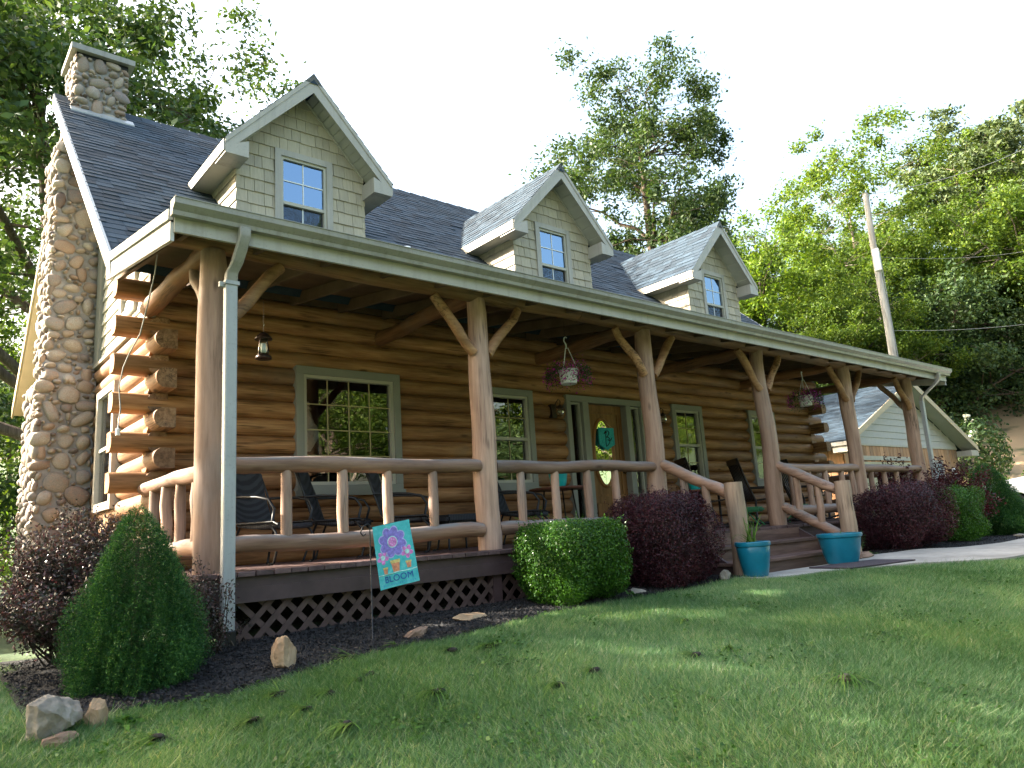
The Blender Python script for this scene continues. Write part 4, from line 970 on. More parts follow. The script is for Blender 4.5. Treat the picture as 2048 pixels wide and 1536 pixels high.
pot('plant_pot', 'tall teal glazed pot with wispy leaves beside the left newel post', (5.42, -1.22, G(5.42, -1.22)+.032), .185, .37, 'teal', (26, .62, .012, (.55, 1.5)), 5)
pot('plant_pot', 'wide teal glazed pot at the foot of the right newel post', (7.32, -1.24, G(7.32, -1.24)+.032), .26, .37, 'teal', (7, .2, .01, (.4, 1.3)), 6)
# rocking chairs, facing +X locally
def rocker(lb, loc, rz):
    t = thing('rocking_chair', lb, 'rocking chair', loc, rz, 'dark rocking chairs on the porch')
    for s in (-1, 1):
        y = s*.27
        MB().tube([(-.48, y, .10), (-.25, y, .035), (.0, y, .018), (.25, y, .03), (.45, y, .075)], .02, 7).obj('rocker_runner', 'rocker', t, True)
        MB().tube([(-.22, y, .04), (-.20, y, .40), (-.34, y*.98, .80), (-.44, y*.96, 1.14)], .021, 7).obj('back_post', 'rocker', t, True)
        MB().tube([(.24, y, .03), (.24, y, .62)], .021, 7).obj('front_leg', 'rocker', t, True)
        bevel(MB().box(-.30, .30, y-.04, y+.04, .62, .645).obj('arm', 'rocker', t), .008, 1)
    for k in range(7):
        y = -.21+.07*k; MB().tube([(-.21, y, .42), (-.33, y, .78), (-.42, y, 1.08)], .013, 6).obj('back_slat', 'rocker', t, True)
    bevel(MB().box(-.455, -.41, -.27, .27, 1.05, 1.15).obj('head_rail', 'rocker', t), .01, 1)
    for k in range(7): bevel(MB().box(-.20+.066*k, -.145+.066*k, -.26, .26, .40+.006*k, .42+.006*k).obj('seat_slat', 'rocker', t), .004, 1)
    for x, z in ((.24, .2), (-.21, .2)): MB().tube([(x, -.26, z), (x, .26, z)], .013, 6).obj('stretcher', 'rocker', t, True)
    return t
for x, y, rz, lb in ((8.35, 1.35, -35, 'dark wooden rocking chair behind the left newel post'), (9.75, 1.3, -38, 'dark wooden rocking chair beside the fourth porch post'), (11.3, 1.3, -35, 'dark wooden rocking chair at the far end of the porch')):
    rocker(lb, (x, y, 0), R(rz))
for x, lb in ((8.8, 'green cushioned footstool by the left rocking chair'), (10.25, 'green cushioned footstool by the far rocking chairs')):
    t = thing('footstool', lb, 'footstool', (x, .95, 0), .4)
    bevel(MB().box(-.24, .24, -.2, .2, .22, .30).obj('cushion', 'greencushion', t), .025, 2)
    for sx in (-1, 1):
        MB().tube([(sx*.22, -.18, 0), (sx*.16, 0, .22), (sx*.22, .18, 0)], .014, 6).obj('leg', 'greencushion', t, True)
# hanging candle lantern
lx, ly, lz = .66, .62, 1.885
t = thing('hanging_lantern', 'bronze candle lantern with glass hanging beside the corner post', 'lantern', (lx, ly, lz))
MB().lathe([(0, 0), (.07, 0), (.075, .012), (.07, .03), (.06, .036), (.05, .05), (0, .05)], 24).obj('base', 'bronze', t, True)
MB().lathe([(.05, .05), (.052, .09), (.042, .16), (.036, .20)], 20).obj('glass_chimney', 'lampglass', t, True)
MB().lathe([(0, .05), (.025, .05), (.025, .15), (0, .15)], 14).obj('candle', 'white', t, True)
MB().lathe([(.036, .195), (.082, .19), (.08, .20), (.06, .225), (.035, .25), (.012, .262), (0, .265)], 24).obj('cap', 'bronze', t, True)
for k in range(4): a = k*math.pi/2+.4; MB().tube([(.062*math.cos(a), .062*math.sin(a), .03), (.05*math.cos(a), .05*math.sin(a), .12), (.045*math.cos(a), .045*math.sin(a), .2)], .003, 5).obj('guard_wire', 'bronze', t)
MB().tube([(0, 0, .262), (0, 0, .84)], .0015, 5).obj('hanging_chain', 'black', t)
MB().tube([(0, 0, .32), (.008, 0, .335), (0, 0, .35), (-.008, 0, .335), (0, 0, .32)], .003, 5).obj('hook', 'white', t)
# hanging baskets
def basket(lb, loc, seed):
    x, y, z = loc; t = thing('hanging_basket', lb, 'hanging basket', loc, seed*.7, 'hanging flower baskets'); r = np.random.default_rng(seed)
    autosmooth(MB().lathe([(0, .006), (.085, .006), (.095, 0), (.10, .02), (.118, .15), (.128, .155), (.13, .175), (.115, .178), (.11, .14), (0, .13)], 28).obj('pot_body', 'white', t), 35)
    for k in range(3): a = k*2.094; MB().tube([(.122*math.cos(a), .122*math.sin(a), .17), (.018*math.cos(a), .018*math.sin(a), .46)], .004, 6).obj('hanger_arm', 'white', t)
    MB().tube([(0, 0, .45), (0, 0, .50), (.02, 0, .53), (.042, 0, .56), (.03, 0, .595), (.0, 0, .60), (-.02, 0, .585)], .008, 8).obj('hook', 'white', t, True)
    MB().tube([(.012, 0, .602), (.012, 0, 2.70-z)], .003, 5).obj('chain', 'black', t)
    n = 2300; th = r.uniform(0, 6.28, n); rad = .12+.17*np.sqrt(r.uniform(0, 1, n)); P = np.stack([rad*np.cos(th), rad*np.sin(th), .235-.55*(rad-.10)+r.normal(0, .045, n)-.16*(rad > .2)*r.uniform(0, 1, n)**2], 1)
    P = P[(rad > .185) | (P[:, 2] > .165)]; n = len(P); N = r.normal(size=(n, 3))+np.array([0, 0, .8]); fl = r.uniform(size=n) < .30*(1+np.sin(np.arctan2(P[:, 1], P[:, 0])*3))
    fo = big_obj('foliage', leaf_quads(P[~fl], N[~fl], r.uniform(.02, .035, (~fl).sum()), r.uniform(.010, .017, (~fl).sum()), r), 4, 'leaf_dark', t)
    cl = r.normal(0, .03, (fl.sum(), 3)); Pf = P[fl]*np.array([1.05, 1.05, 1])+cl*.5+np.array([0, 0, .012]); s = r.uniform(.016, .03, fl.sum())
    tag(big_obj('flowers', leaf_quads(Pf, N[fl], s, s*.9, r), 4, 'petal', t), kind='stuff')
basket('white hanging basket of magenta flowers left of the third porch post', (4.42, .42, 1.90), 2)
basket('white hanging basket of magenta flowers left of the fifth porch post', (10.05, .40, 1.945), 5)
# wall lamps
def wall_lamp(lb, loc):
    t = thing('wall_lamp', lb, 'wall lamp', loc, 0, 'onion lamps by the door')
    MB().box(-.05, .05, -.03, .04, -.10, .10).obj('back_plate', 'bronze', t)
    MB().tube([(0, -.02, .02), (0, -.06, .10), (0, -.13, .16), (0, -.17, .12), (0, -.16, .07)], .008, 7).obj('scroll_arm', 'bronze', t, True)
    MB().lathe([(.0, .07), (.02, .07), (.055, .04), (.06, .03), (.05, .02)], 18, (0, -.15, 0)).obj('lamp_cap', 'bronze', t, True)
    MB().lathe([(.05, .02), (.062, -.02), (.058, -.06), (.04, -.085)], 18, (0, -.15, 0)).obj('lamp_glass', 'lampglass', t, True)
    MB().lathe([(.0, -.11), (.03, -.105), (.048, -.085), (.045, -.075), (0, -.075)], 18, (0, -.15, 0)).obj('lamp_base', 'oldbrass', t, True)
    MB().tube([(.06*math.cos(a)+0, -.15+.06*math.sin(a), -.02) for a in np.linspace(0, 6.283, 19)], .004, 5, False).obj('guard_ring', 'oldbrass', t)
wall_lamp('bronze onion lamp on the logs left of the front door', (5.60, D-.0, 1.88)); wall_lamp('bronze onion lamp right of the front door mostly behind the third post', (7.98, D, 1.88))
# sign on the door
t = thing('door_sign', 'teal pentagon sign with a black script letter B hanging on the door', 'sign', (6.735, D+.02, 1.32))
MB().prism([(-.175, .355), (.175, .355), (.175, .09), (.0, .0), (-.175, .09)][::-1], 'Y', -.009, .009).obj('sign_board', 'signteal', t)
strokes = [[(-.055, .255), (-.02, .285), (.01, .275)], [(-.012, .30), (-.022, .22), (-.03, .12), (-.024, .055)],
           [(-.06, .262), (-.02, .30), (.03, .308), (.055, .285), (.045, .25), (.01, .215), (-.012, .205), (.03, .205), (.062, .185), (.068, .15), (.045, .11), (.008, .075), (-.026, .058)], [(.02, .17), (.05, .15), (.09, .165), (.115, .20)]]
mb = MB()
for s in strokes:
    pts = []
    for i in range(len(s)-1):
        for q in (0, .33, .66): pts.append((s[i][0]+(s[i+1][0]-s[i][0])*q, -.0105, s[i][1]+(s[i+1][1]-s[i][1])*q))
    pts.append((s[-1][0], -.0105, s[-1][1])); mb.tube(pts, .0065, 6)
mb.obj('letter_b', 'signblack', t)
MB().tube([(-.16, 0, .355), (0, .02, .46), (.16, 0, .355)], .003, 5).obj('hanging_cord', 'brass', t)
# cable with plug hanging from the porch corner
pts = [(-.30, .55, 2.72), (-.30, .62, 2.55), (-.31, .80, 2.30), (-.30, 1.05, 2.12), (-.32, 1.35, 2.0), (-.31, 1.60, 1.93), (-.325, 1.68, 1.75), (-.30, 1.70, 1.55), (-.315, 1.70, 1.36)]
t = thing('hanging_cable', 'thin grey cable with a plug dangling in front of the corner log ends', 'cable', (-.31, 1.2, 0))
MB().tube([(p[0]+.31, p[1]-1.2, p[2]) for p in pts], .006, 6).obj('cord', 'wire', t, True)
MB().lathe([(.008, .07), (.02, .06), (.022, .0), (.0, 0)], 10, (-.005, .50, 1.29)).obj('plug', 'white', t)

# ================================================================== GARDEN FLAG
fx, fy = .77, -1.12; fz = G(fx, fy)
t = thing('garden_flag', 'teal garden flag with painted flowers reading BLOOM on a thin black stake', 'flag', (fx, fy, fz))
zt = .26-fz
MB().tube([(0, .01, -.1), (0, .01, zt-.03), (.0, .01, zt+.02), (-.02, .01, zt+.03), (-.06, .01, zt+.01), (-.075, .01, zt-.03), (-.055, .01, zt-.055), (-.035, .01, zt-.04)], .005, 7).obj('stake', 'black', t, True)
MB().tube([(0, .01, zt), (.17, .01, zt+.025), (.345, .01, zt+.05)], .004, 7).obj('cross_bar', 'black', t, True)
FW, FH = .315, .455; ang = R(8.0)
V = []; F = []; n, m_ = 14, 20
def fp(u, v, off=0.0):   # u 0..FW, v 0 (top)..FH down; gentle curl
    y = .010*math.sin(u*9+v*4)+.012*(v/FH)**2*math.sin(u*14)-.006+off
    x = .012+u*math.cos(ang)+v*math.sin(ang)*.95; z = zt+.004+u*math.sin(ang)-v*math.cos(ang)
    return (x, y, z)
for i in range(m_):
    for j in range(n): V.append(fp(FW*j/(n-1), FH*i/(m_-1)))
F = [(i*n+j, (i+1)*n+j, (i+1)*n+j+1, i*n+j+1) for i in range(m_-1) for j in range(n-1)]; k = len(V)
cloth = mesh_obj('cloth', V+[(v[0], v[1]+.002, v[2]) for v in V], F+[tuple(reversed([a+k for a in f])) for f in F], 'flag', t, True)
def fpoly(pts, mat, name, lift):   # printed patch following the cloth
    c0 = (sum(p[0] for p in pts)/len(pts), sum(p[1] for p in pts)/len(pts)); m2 = len(pts)
    mesh_obj(name, [fp(*c0, -.0008*lift)]+[fp(p[0], p[1], -.0008*lift) for p in pts], [(0, 1+(i+1) % m2, 1+i) for i in range(m2)], mat, cloth)
def disc(cx, cy, a, b_=None, rot=0, n=20):
    b_ = b_ or a; return [(cx+a*math.cos(q)*math.cos(rot)-b_*math.sin(q)*math.sin(rot), cy+a*math.cos(q)*math.sin(rot)+b_*math.sin(q)*math.cos(rot)) for q in np.linspace(0, 2*math.pi, n, endpoint=False)]
def flower(cx, cy, r, n, pet, edge, core, core2, name):
    for k in range(n): a = 2*math.pi*k/n+.3; fpoly(disc(cx+r*.62*math.cos(a), cy+r*.62*math.sin(a), r*.44, r*.34, a), edge, name+'_edge', 1)
    for k in range(n): a = 2*math.pi*k/n+.3; fpoly(disc(cx+r*.62*math.cos(a), cy+r*.62*math.sin(a), r*.37, r*.28, a), pet, name+'_petal', 2)
    fpoly(disc(cx, cy, r*.38), core, name+'_ring', 3); fpoly(disc(cx, cy, r*.32), core2, name+'_heart', 4)
flower(.150, .135, .112, 8, 'ink_purple', 'ink_lilac', 'ink_pale', 'ink_pink', 'big_flower')
for k in range(7): a = k*.9; fpoly(disc(.150+.02*math.cos(a)*(k > 0), .135+.02*math.sin(a)*(k > 0), .006), 'ink_rose', 'dot', 5)
flower(.055, .235, .048, 5, 'ink_pink', 'ink_rose', 'ink_pale', 'ink_pale', 'left_flower'); flower(.255, .225, .048, 5, 'ink_pink', 'ink_rose', 'ink_pale', 'ink_pale', 'right_flower')
for cx, cy, s in ((.150, .300, 1.0), (.065, .325, .55), (.252, .312, .6)):
    fpoly([(cx-.04*s, cy-.035*s), (cx+.04*s, cy-.035*s), (cx+.037*s, cy-.012*s), (cx-.037*s, cy-.012*s)], 'ink_yellow', 'painted_pot_rim', 2)
    fpoly([(cx-.033*s, cy-.012*s), (cx+.033*s, cy-.012*s), (cx+.024*s, cy+.05*s), (cx-.024*s, cy+.05*s)], 'ink_orange', 'painted_pot', 2)
fpoly([(.0+.002, .352), (.08, .356), (.16, .350), (.24, .355), (FW-.002, .351), (FW-.002, .357), (.24, .361), (.16, .356), (.08, .362), (.002, .358)], 'ink_pale', 'wave_line', 2)
def text_on_flag(s, u0, v0, size, mat, name):
    cu = bpy.data.curves.new('txt', 'FONT'); cu.body = s; cu.size = size; cu.resolution_u = 3
    to = bpy.data.objects.new('txt', cu); C.objects.link(to); dg = bpy.context.evaluated_depsgraph_get(); me = bpy.data.meshes.new_from_object(to.evaluated_get(dg))
    bpy.data.objects.remove(to); w = max(v.co.x for v in me.vertices)
    for v in me.vertices: v.co = Vector(fp(u0+v.co.x, v0-v.co.y, -.0035))
    me.materials.clear(); me.materials.append(M[mat]); me.name = name; o = bpy.data.objects.new(name, me); C.objects.link(o); o.parent = cloth; return w
text_on_flag('BLOOM', .045, .415, .066, 'ink_navy', 'lettering')
rr = random.Random(2)
for k in range(16):   # faint unreadable lower line: short brush strokes
    u = .03+k*.0165; h = rr.uniform(.008, .016); fpoly([(u, .441-h), (u+.005, .441-h), (u+.006, .441), (u+.001, .441)], 'ink_blue', 'brush_stroke', 2)

# ================================================================== SHRUBS
def shrub(name, lb, cat, loc, P, N, size, wid, mat, seed, stems=None, core=None, rz=0):
    t = thing(name, lb, cat, loc, rz); r = np.random.default_rng(seed)
    big_obj('foliage', leaf_quads(P, N, size, wid, r), 4, mat, t)
    if core is not None: core.obj('inner_twigs', 'bark', t, True)
    return t
def lump_dir(U, seed, amp, k=6, f=(2, 5)):
    r = np.random.default_rng(seed); s = np.ones(len(U))
    for _ in range(k): d = r.normal(size=3); d /= np.linalg.norm(d); s += amp*np.sin(U@d*r.uniform(*f)+r.uniform(0, 6.28))
    return s
def hedge_points(n, a, b_, h, pw, seed, lump=.035, shell=.40, zpow=.75, flare=0.0):
    """clipped rounded block: superellipse plan, rounded top; points in a leafy shell"""
    r = np.random.default_rng(seed); Q = r.uniform(-1, 1, (n, 3)); ax = r.integers(0, 3, n); Q[np.arange(n), ax] = np.where(r.uniform(size=n) < .5, -1, 1)
    S = Q/((np.abs(Q)**pw).sum(1)[:, None]**(1/pw)); U = S/np.linalg.norm(S, axis=1)[:, None]
    k = lump_dir(U, seed+1, lump, 8, (3, 9))*(1-shell*r.uniform(0, 1, n)**1.15)
    P = S*np.array([a, b_, h/2])*k[:, None]; P[:, 2] += h/2
    P[:, :2] *= (1-flare*(1-P[:, 2:3]/h))
    N = U+r.normal(0, .7, (n, 3))
    m = n//170; b0 = r.choice(n, m); L = r.uniform(.03, .16, m)*(.4+.6*(P[b0, 2] > h*.6)); D_ = U[b0]*np.array([1, 1, .6])+np.array([0, 0, .8])+r.normal(0, .3, (m, 3)); D_ /= np.linalg.norm(D_, axis=1)[:, None]
    for i in range(9):
        sel = b0; idx = np.arange(i*m, (i+1)*m); P[idx] = P[sel]+D_*(L*(i+1)/9)[:, None]+r.normal(0, .006, (m, 3)); N[idx] = r.normal(size=(m, 3))
    return P, N, r
def twigs(n, a, b_, h, seed, r0=.008):
    mb = MB(); rr = random.Random(seed)
    for _ in range(n):
        an = rr.uniform(0, 6.28); q = rr.uniform(.3, .85); mb.tube([(rr.uniform(-.1, .1)*a, rr.uniform(-.1, .1)*b_, 0), (a*.5*q*math.cos(an), b_*.5*q*math.sin(an), h*.45), (a*q*math.cos(an), b_*q*math.sin(an), h*rr.uniform(.6, .9))], [r0, r0*.7, r0*.3], 5)
    return mb
def put(x, y, dz=0.0): return (x, y, G(x, y)+dz)
P, N, r = hedge_points(52000, .46, .46, .77, 4.0, 11, .03); n = len(P)
shrub('boxwood', 'clipped bright green boxwood in front of the porch between flag and barberry', 'shrub', put(2.98, -.86), P, N, r.uniform(.016, .03, n), r.uniform(.010, .016, n), 'leaf_box', 12, core=twigs(40, .45, .4, .7, 1))
P, N, r = hedge_points(70000, .58, .48, .97, 3.6, 13, .03); n = len(P); up = r.uniform(size=n) < .05; P[up, 2] += r.uniform(0, .07, up.sum())*(P[up, 2] > .75)
shrub('barberry', 'clipped burgundy barberry beside the left newel post', 'shrub', put(4.40, -.80), P, N, r.uniform(.014, .026, n), r.uniform(.008, .014, n), 'leaf_barb', 14, core=twigs(40, .55, .4, .85, 2))
P, N, r = hedge_points(50000, .92, .60, 1.0, 2.9, 15, .05); n = len(P)
shrub('barberry', 'round burgundy barberry right of the stairs', 'shrub', put(10.05, -.86), P, N, r.uniform(.018, .034, n), r.uniform(.011, .018, n), 'leaf_barb', 16, core=twigs(40, .7, .5, .85, 3))
P, N, r = hedge_points(26000, .50, .42, .90, 3.0, 17, .05); n = len(P)
shrub('boxwood', 'upright green boxwood between the right barberry and the dark evergreen', 'shrub', put(11.95, -.95), P, N, r.uniform(.018, .034, n), r.uniform(.011, .018, n), 'leaf_box', 18, core=twigs(30, .4, .35, .8, 4))
# dwarf spruce cones
def spruce(lb, loc, rad, h, n, seed, mat='leaf_spruce', tipm=None, L=(.018, .034)):
    r = np.random.default_rng(seed); q = 1-np.sqrt(r.uniform(0, 1, n)); th = r.uniform(0, 6.283, n)
    prof = np.clip((1-q)**.62*(.70+.30*np.minimum(q/.2, 1)), 0, 1)
    U = np.stack([np.cos(th), np.sin(th), q*2-1], 1); k = lump_dir(U, seed+1, .05, 9, (3, 11))*(1-.34*r.uniform(0, 1, n)**1.5)
    cl = 1+.13*np.sin(th*19+q*50)*np.sin(q*62+th*5)+.06*np.sin(th*41-q*30); rr_ = rad*prof*k*cl
    P = np.stack([rr_*np.cos(th), rr_*np.sin(th), q*h+r.normal(0, .01, n)], 1)
    N = np.cross(np.stack([np.cos(th), np.sin(th), np.full(n, .7)], 1)+r.normal(0, .6, (n, 3)), r.normal(size=(n, 3)))
    t = shrub('dwarf_spruce', lb, 'shrub', loc, P, N, r.uniform(*L, n), r.uniform(.004, .007, n)*L[1]/.034, mat, seed)
    MB().tube([(0, 0, -.05), (0, 0, h*.8)], [.035, .008], 7).obj('trunk', 'bark', t); return t
spruce('dense green dwarf spruce cone at the porch corner', put(-.70, -.82, -.02), .43, 1.10, 160000, 21, L=(.012, .026))
spruce('dark green evergreen cone at the far end of the path', put(14.35, -.72, -.02), .66, 1.42, 90000, 23, 'leaf_spruce', L=(.03, .055))
# loose wild barberry: arching sprays
def spray_shrub(name, lb, loc, nst, reach, h, seed, mat, leaf, per, up=(.5, 1.35), barkm='bark', zmin=.0, rise=.5):
    r = np.random.default_rng(seed); mb = MB(); PP = []; NN = []
    for s in range(nst):
        a = r.uniform(0, 6.283); el = r.uniform(*up); L = r.uniform(.6, 1.0); d = np.array([math.cos(a)*math.cos(el)*reach, math.sin(a)*math.cos(el)*reach, math.sin(el)*h])*L
        b0 = np.array([r.normal(0, .05), r.normal(0, .05), zmin]); pts = []
        for i in range(7):
            q = i/6; p = b0+d*q+np.array([0, 0, -rise*.30*h*q*q*math.cos(el)])+np.array([math.cos(a), math.sin(a), 0])*.08*math.sin(q*3+s); pts.append(p)
        mb.tube([tuple(p) for p in pts], [.007*(1-.13*i) for i in range(7)], 4, False)
        k = per; q = .25+.75*r.uniform(0, 1, k)**.8; idx = np.minimum((q*6).astype(int), 5); fr_ = q*6-idx; A = np.array(pts); base = A[idx]+(A[idx+1]-A[idx])*fr_[:, None]
        PP.append(base+r.normal(0, .035, (k, 3))*(.6+.6*reach)); NN.append(r.normal(size=(k, 3))+np.array([0, 0, .6]))
    P = np.concatenate(PP); N = np.concatenate(NN); n = len(P)
    t = thing(name, lb, 'shrub', loc); big_obj('foliage', leaf_quads(P, N, r.uniform(leaf*.6, leaf*1.2, n), r.uniform(leaf*.35, leaf*.6, n), r), 4, mat, t); mb.obj('stems', barkm, t, True); return t
spray_shrub('barberry', 'large loose purple barberry between chimney and dwarf spruce', put(-.82, .10), 210, .78, 1.22, 31, 'leaf_barb2', .030, 260)
spray_shrub('barberry', 'thin purple barberry sprays behind the downspout', put(-.12, -.42), 34, .5, .80, 32, 'leaf_barb2', .026, 90)
spray_shrub('japanese_maple', 'weeping burgundy maple behind the right barberry', put(12.9, -.20), 130, 1.6, 1.85, 33, 'leaf_maple', .055, 240, (.55, 1.25), rise=.55)
# small weeds along the bed edges
for k, (x, y, lb) in enumerate(((3.55, -1.12, 'small green weed at the lawn edge right of the boxwood'), (-1.45, -1.35, 'broad leafed weed behind the grey corner rock'), (8.55, -1.02, 'low green tuft beside the wide teal pot'), (-.9, -1.62, 'tiny clover by the front of the dwarf spruce'))):
    rr = random.Random(60+k); mb = MB()
    for i in range(16): a = rr.uniform(0, 6.28); el = rr.uniform(.3, 1.2); strap(mb, (rr.uniform(-.06, .06), rr.uniform(-.05, .05), 0), (math.cos(a)*math.cos(el), math.sin(a)*math.cos(el), math.sin(el)), rr.uniform(.06, .16), .035, .5, 4)
    t = thing('weed', lb, 'weed', put(x, y, .02)); mb.obj('leaves', 'leaf_box', t)
spray_shrub('fern_tuft', 'dark leafy tuft under the right barberry', put(9.0, -.55), 24, .35, .4, 36, 'leaf_dark', .05, 40)

# ================================================================== ROCKS
def rock(lb, x, y, sx, sy, sz, rz, seed, mat, sharp=.16, sink=.25, tilt=(0, 0)):
    V = lumpy(ICO4, seed, sharp*1.2); U0 = ICO4; r = np.random.default_rng(seed)
    for _ in range(16):   # chipped planes
        d = r.normal(size=3); d /= np.linalg.norm(d); lim = r.uniform(.5, .82); s = V@d; V = V-np.outer(np.maximum(s-lim, 0), d)*.96
    f = np.zeros(len(V))
    for o_ in range(26):
        d = r.normal(size=3); fr_ = 3*1.22**o_; f += .05*(1.22**-o_)*np.abs(np.sin(U0@d*fr_+r.uniform(0, 6.28)))
    V = V*(1.06-f*1.1)[:, None]
    o = mesh_obj('rock', V*np.array([sx, sy, sz]), ICO4F, mat, None, False); o.location = put(x, y, sz*(1-2*sink)*.8); o.rotation_euler = (tilt[0], tilt[1], rz)
    autosmooth(o, 30); tag(o, lb, 'rock'); return o
rock('chunky tan sandstone rock on the mulch right of the downspout', .06, -1.25, .135, .12, .165, .5, 3, 'rock_tan', .15, .15, (.1, .2))
rock('large grey rock at the lawn corner in front of the purple barberry', -1.24, -1.52, .20, .15, .185, .7, 8, 'rock_grey', .12, .18, (.1, .35))
rock('small tan rock tucked against the grey corner rock', -1.03, -1.52, .075, .06, .11, .2, 9, 'rock_tan', .15, .2)
rock('low brown stone under the grey corner rock', -1.22, -1.68, .10, .06, .05, .3, 10, 'rock_brown', .15, .2)
rock('flat red brown wedge stone below the garden flag', 1.08, -1.22, .16, .06, .065, .25, 12, 'rock_brown', .12, .1, (0, -.25))
rock('long flat tan stone on the mulch left of the boxwood', 1.72, -1.02, .21, .09, .055, .15, 14, 'rock_tan', .12, .05)
rock('tiny pale pebble near the lattice', 1.15, -.80, .045, .04, .035, .4, 16, 'rock_tan', .12, .2)
rock('grey stone half buried between boxwood and barberry', 3.68, -1.02, .16, .12, .07, .3, 18, 'rock_grey', .12, .2)
rock('rounded grey stone in front of the burgundy barberry by the newel', 4.95, -1.14, .12, .09, .10, .2, 20, 'rock_grey', .1, .2)
rock('flat rusty stone slab right of the wide teal pot', 7.98, -1.20, .28, .13, .07, .1, 22, 'rock_brown', .14, .1)
rock('pale stone at the path edge by the dark evergreen', 12.9, -1.55, .20, .12, .06, .1, 24, 'rock_grey', .12, .1)
rock('small tan stone at the right end of the bed', 13.9, -1.80, .16, .1, .05, .1, 26, 'rock_tan', .12, .1)
# doormat on the path
V = []; me_ = MB().box(-.62, .62, -.28, .28, 0, .014)
o = bevel(me_.obj('doormat', 'mat'), .004, 1); o.location = (7.05, -1.62, G(7.05, -1.62)+.034); o.rotation_euler = (0, 0, R(-9)); tag(o, 'dark rubber doormat on the concrete path before the steps', 'doormat')

# ================================================================== LAWN
def in_lawn(x, y): return (y < bed_y(x)+.02+.035*np.sin(x*13)*np.sin(x*5.3)) & (x < 5.45) | (y < np.where(x >= 5.2, np.vectorize(lambda q: float(path_near(q)))(x), 99)-.015) & (x >= 5.2) | (x < -1.26+.06*np.sin(y*9))
rg = np.random.default_rng(77)
camp = np.array([-1.91, -5.97])
def blades(n, x0, x1, y0, y1, dens_fn, h, w, seed):
    r = np.random.default_rng(seed); x = r.uniform(x0, x1, n); y = r.uniform(y0, y1, n)
    keep = in_lawn(x, y) & (r.uniform(size=n) < dens_fn(x, y)); x, y = x[keep], y[keep]; n = len(x)
    lean = r.normal(0, .7, (n, 2))+.35*np.stack([np.sin(x*2.1+y), np.cos(y*1.7-x*.6)], 1); cl = np.sin(x*3.1+1.3*np.sin(y*2.2))*np.sin(y*2.7+.8*np.sin(x*1.9)); hh = h*r.uniform(.5, 1.25, n)*(1+.25*cl)
    b0 = np.stack([x, y, gz(x, y)-.006], 1); th = r.uniform(0, 6.283, n); ww = w*r.uniform(.6, 1.3, n)
    sd = np.stack([np.cos(th), np.sin(th), np.zeros(n)], 1)*ww[:, None]/2
    top = b0+np.stack([lean[:, 0]*hh, lean[:, 1]*hh, hh], 1)
    return np.stack([b0-sd, b0+sd, top], 1).reshape(-1, 3)
def dist(x, y): return np.hypot(x-camp[0], y-camp[1])
def seen(x, y):
    az = np.degrees(np.arctan2(x-camp[0], y-camp[1])); return (az > -2) & (az < 82)
B = [blades(130000, -7, -1.2, -1.9, 4, lambda x, y: dist(x, y) > 2, .05, .008, 5),
     blades(1150000, -4, 7, -5.9, .8, lambda x, y: seen(x, y)*(dist(x, y) > 1.4)*np.clip(5.2/np.maximum(dist(x, y), .1), 0, 1)**1.5, .05, .0062, 1),
     blades(420000, 3, 18, -6.5, -1.4, lambda x, y: seen(x, y)*np.clip(10/np.maximum(dist(x, y), .1), 0, 1)*(dist(x, y) > 5), .045, .0085, 2)]
B.append(blades(60000, -4, 9, -5.9, -.9, lambda x, y: seen(x, y)*(dist(x, y) > 1.6)*np.clip(5/np.maximum(dist(x, y), .1), 0, 1)*(np.sin(x*1.9+2*np.sin(y*1.3))*np.sin(y*2.4+x) > .1), .085, .006, 9))
o = big_obj('lawn_grass', np.concatenate(B), 3, 'blades'); tag(o, 'mown green grass of the front lawn', 'grass', kind='stuff')
r = np.random.default_rng(88); PP = []
for _ in range(70):
    d_ = r.uniform(2.2, 9); az_ = r.uniform(5, 72); cx, cy = -1.91+d_*math.sin(R(az_)), -5.97+d_*math.cos(R(az_)); k = int(r.integers(40, 170)); q = np.stack([cx+r.normal(0, .13, k), cy+r.normal(0, .11, k)], 1); q = q[in_lawn(q[:, 0], q[:, 1])]
    if len(q): PP.append(np.concatenate([q, (gz(q[:, 0], q[:, 1])+r.uniform(.015, .05, len(q)))[:, None]], 1))
PP = np.concatenate(PP); n = len(PP)
tag(big_obj('clover', leaf_quads(PP, r.normal(0, .35, (n, 3))+np.array([0, 0, 1]), r.uniform(.016, .034, n), r.uniform(.014, .028, n), r), 4, 'leaf_box'), 'low clover patches scattered through the lawn', 'clover', kind='stuff')
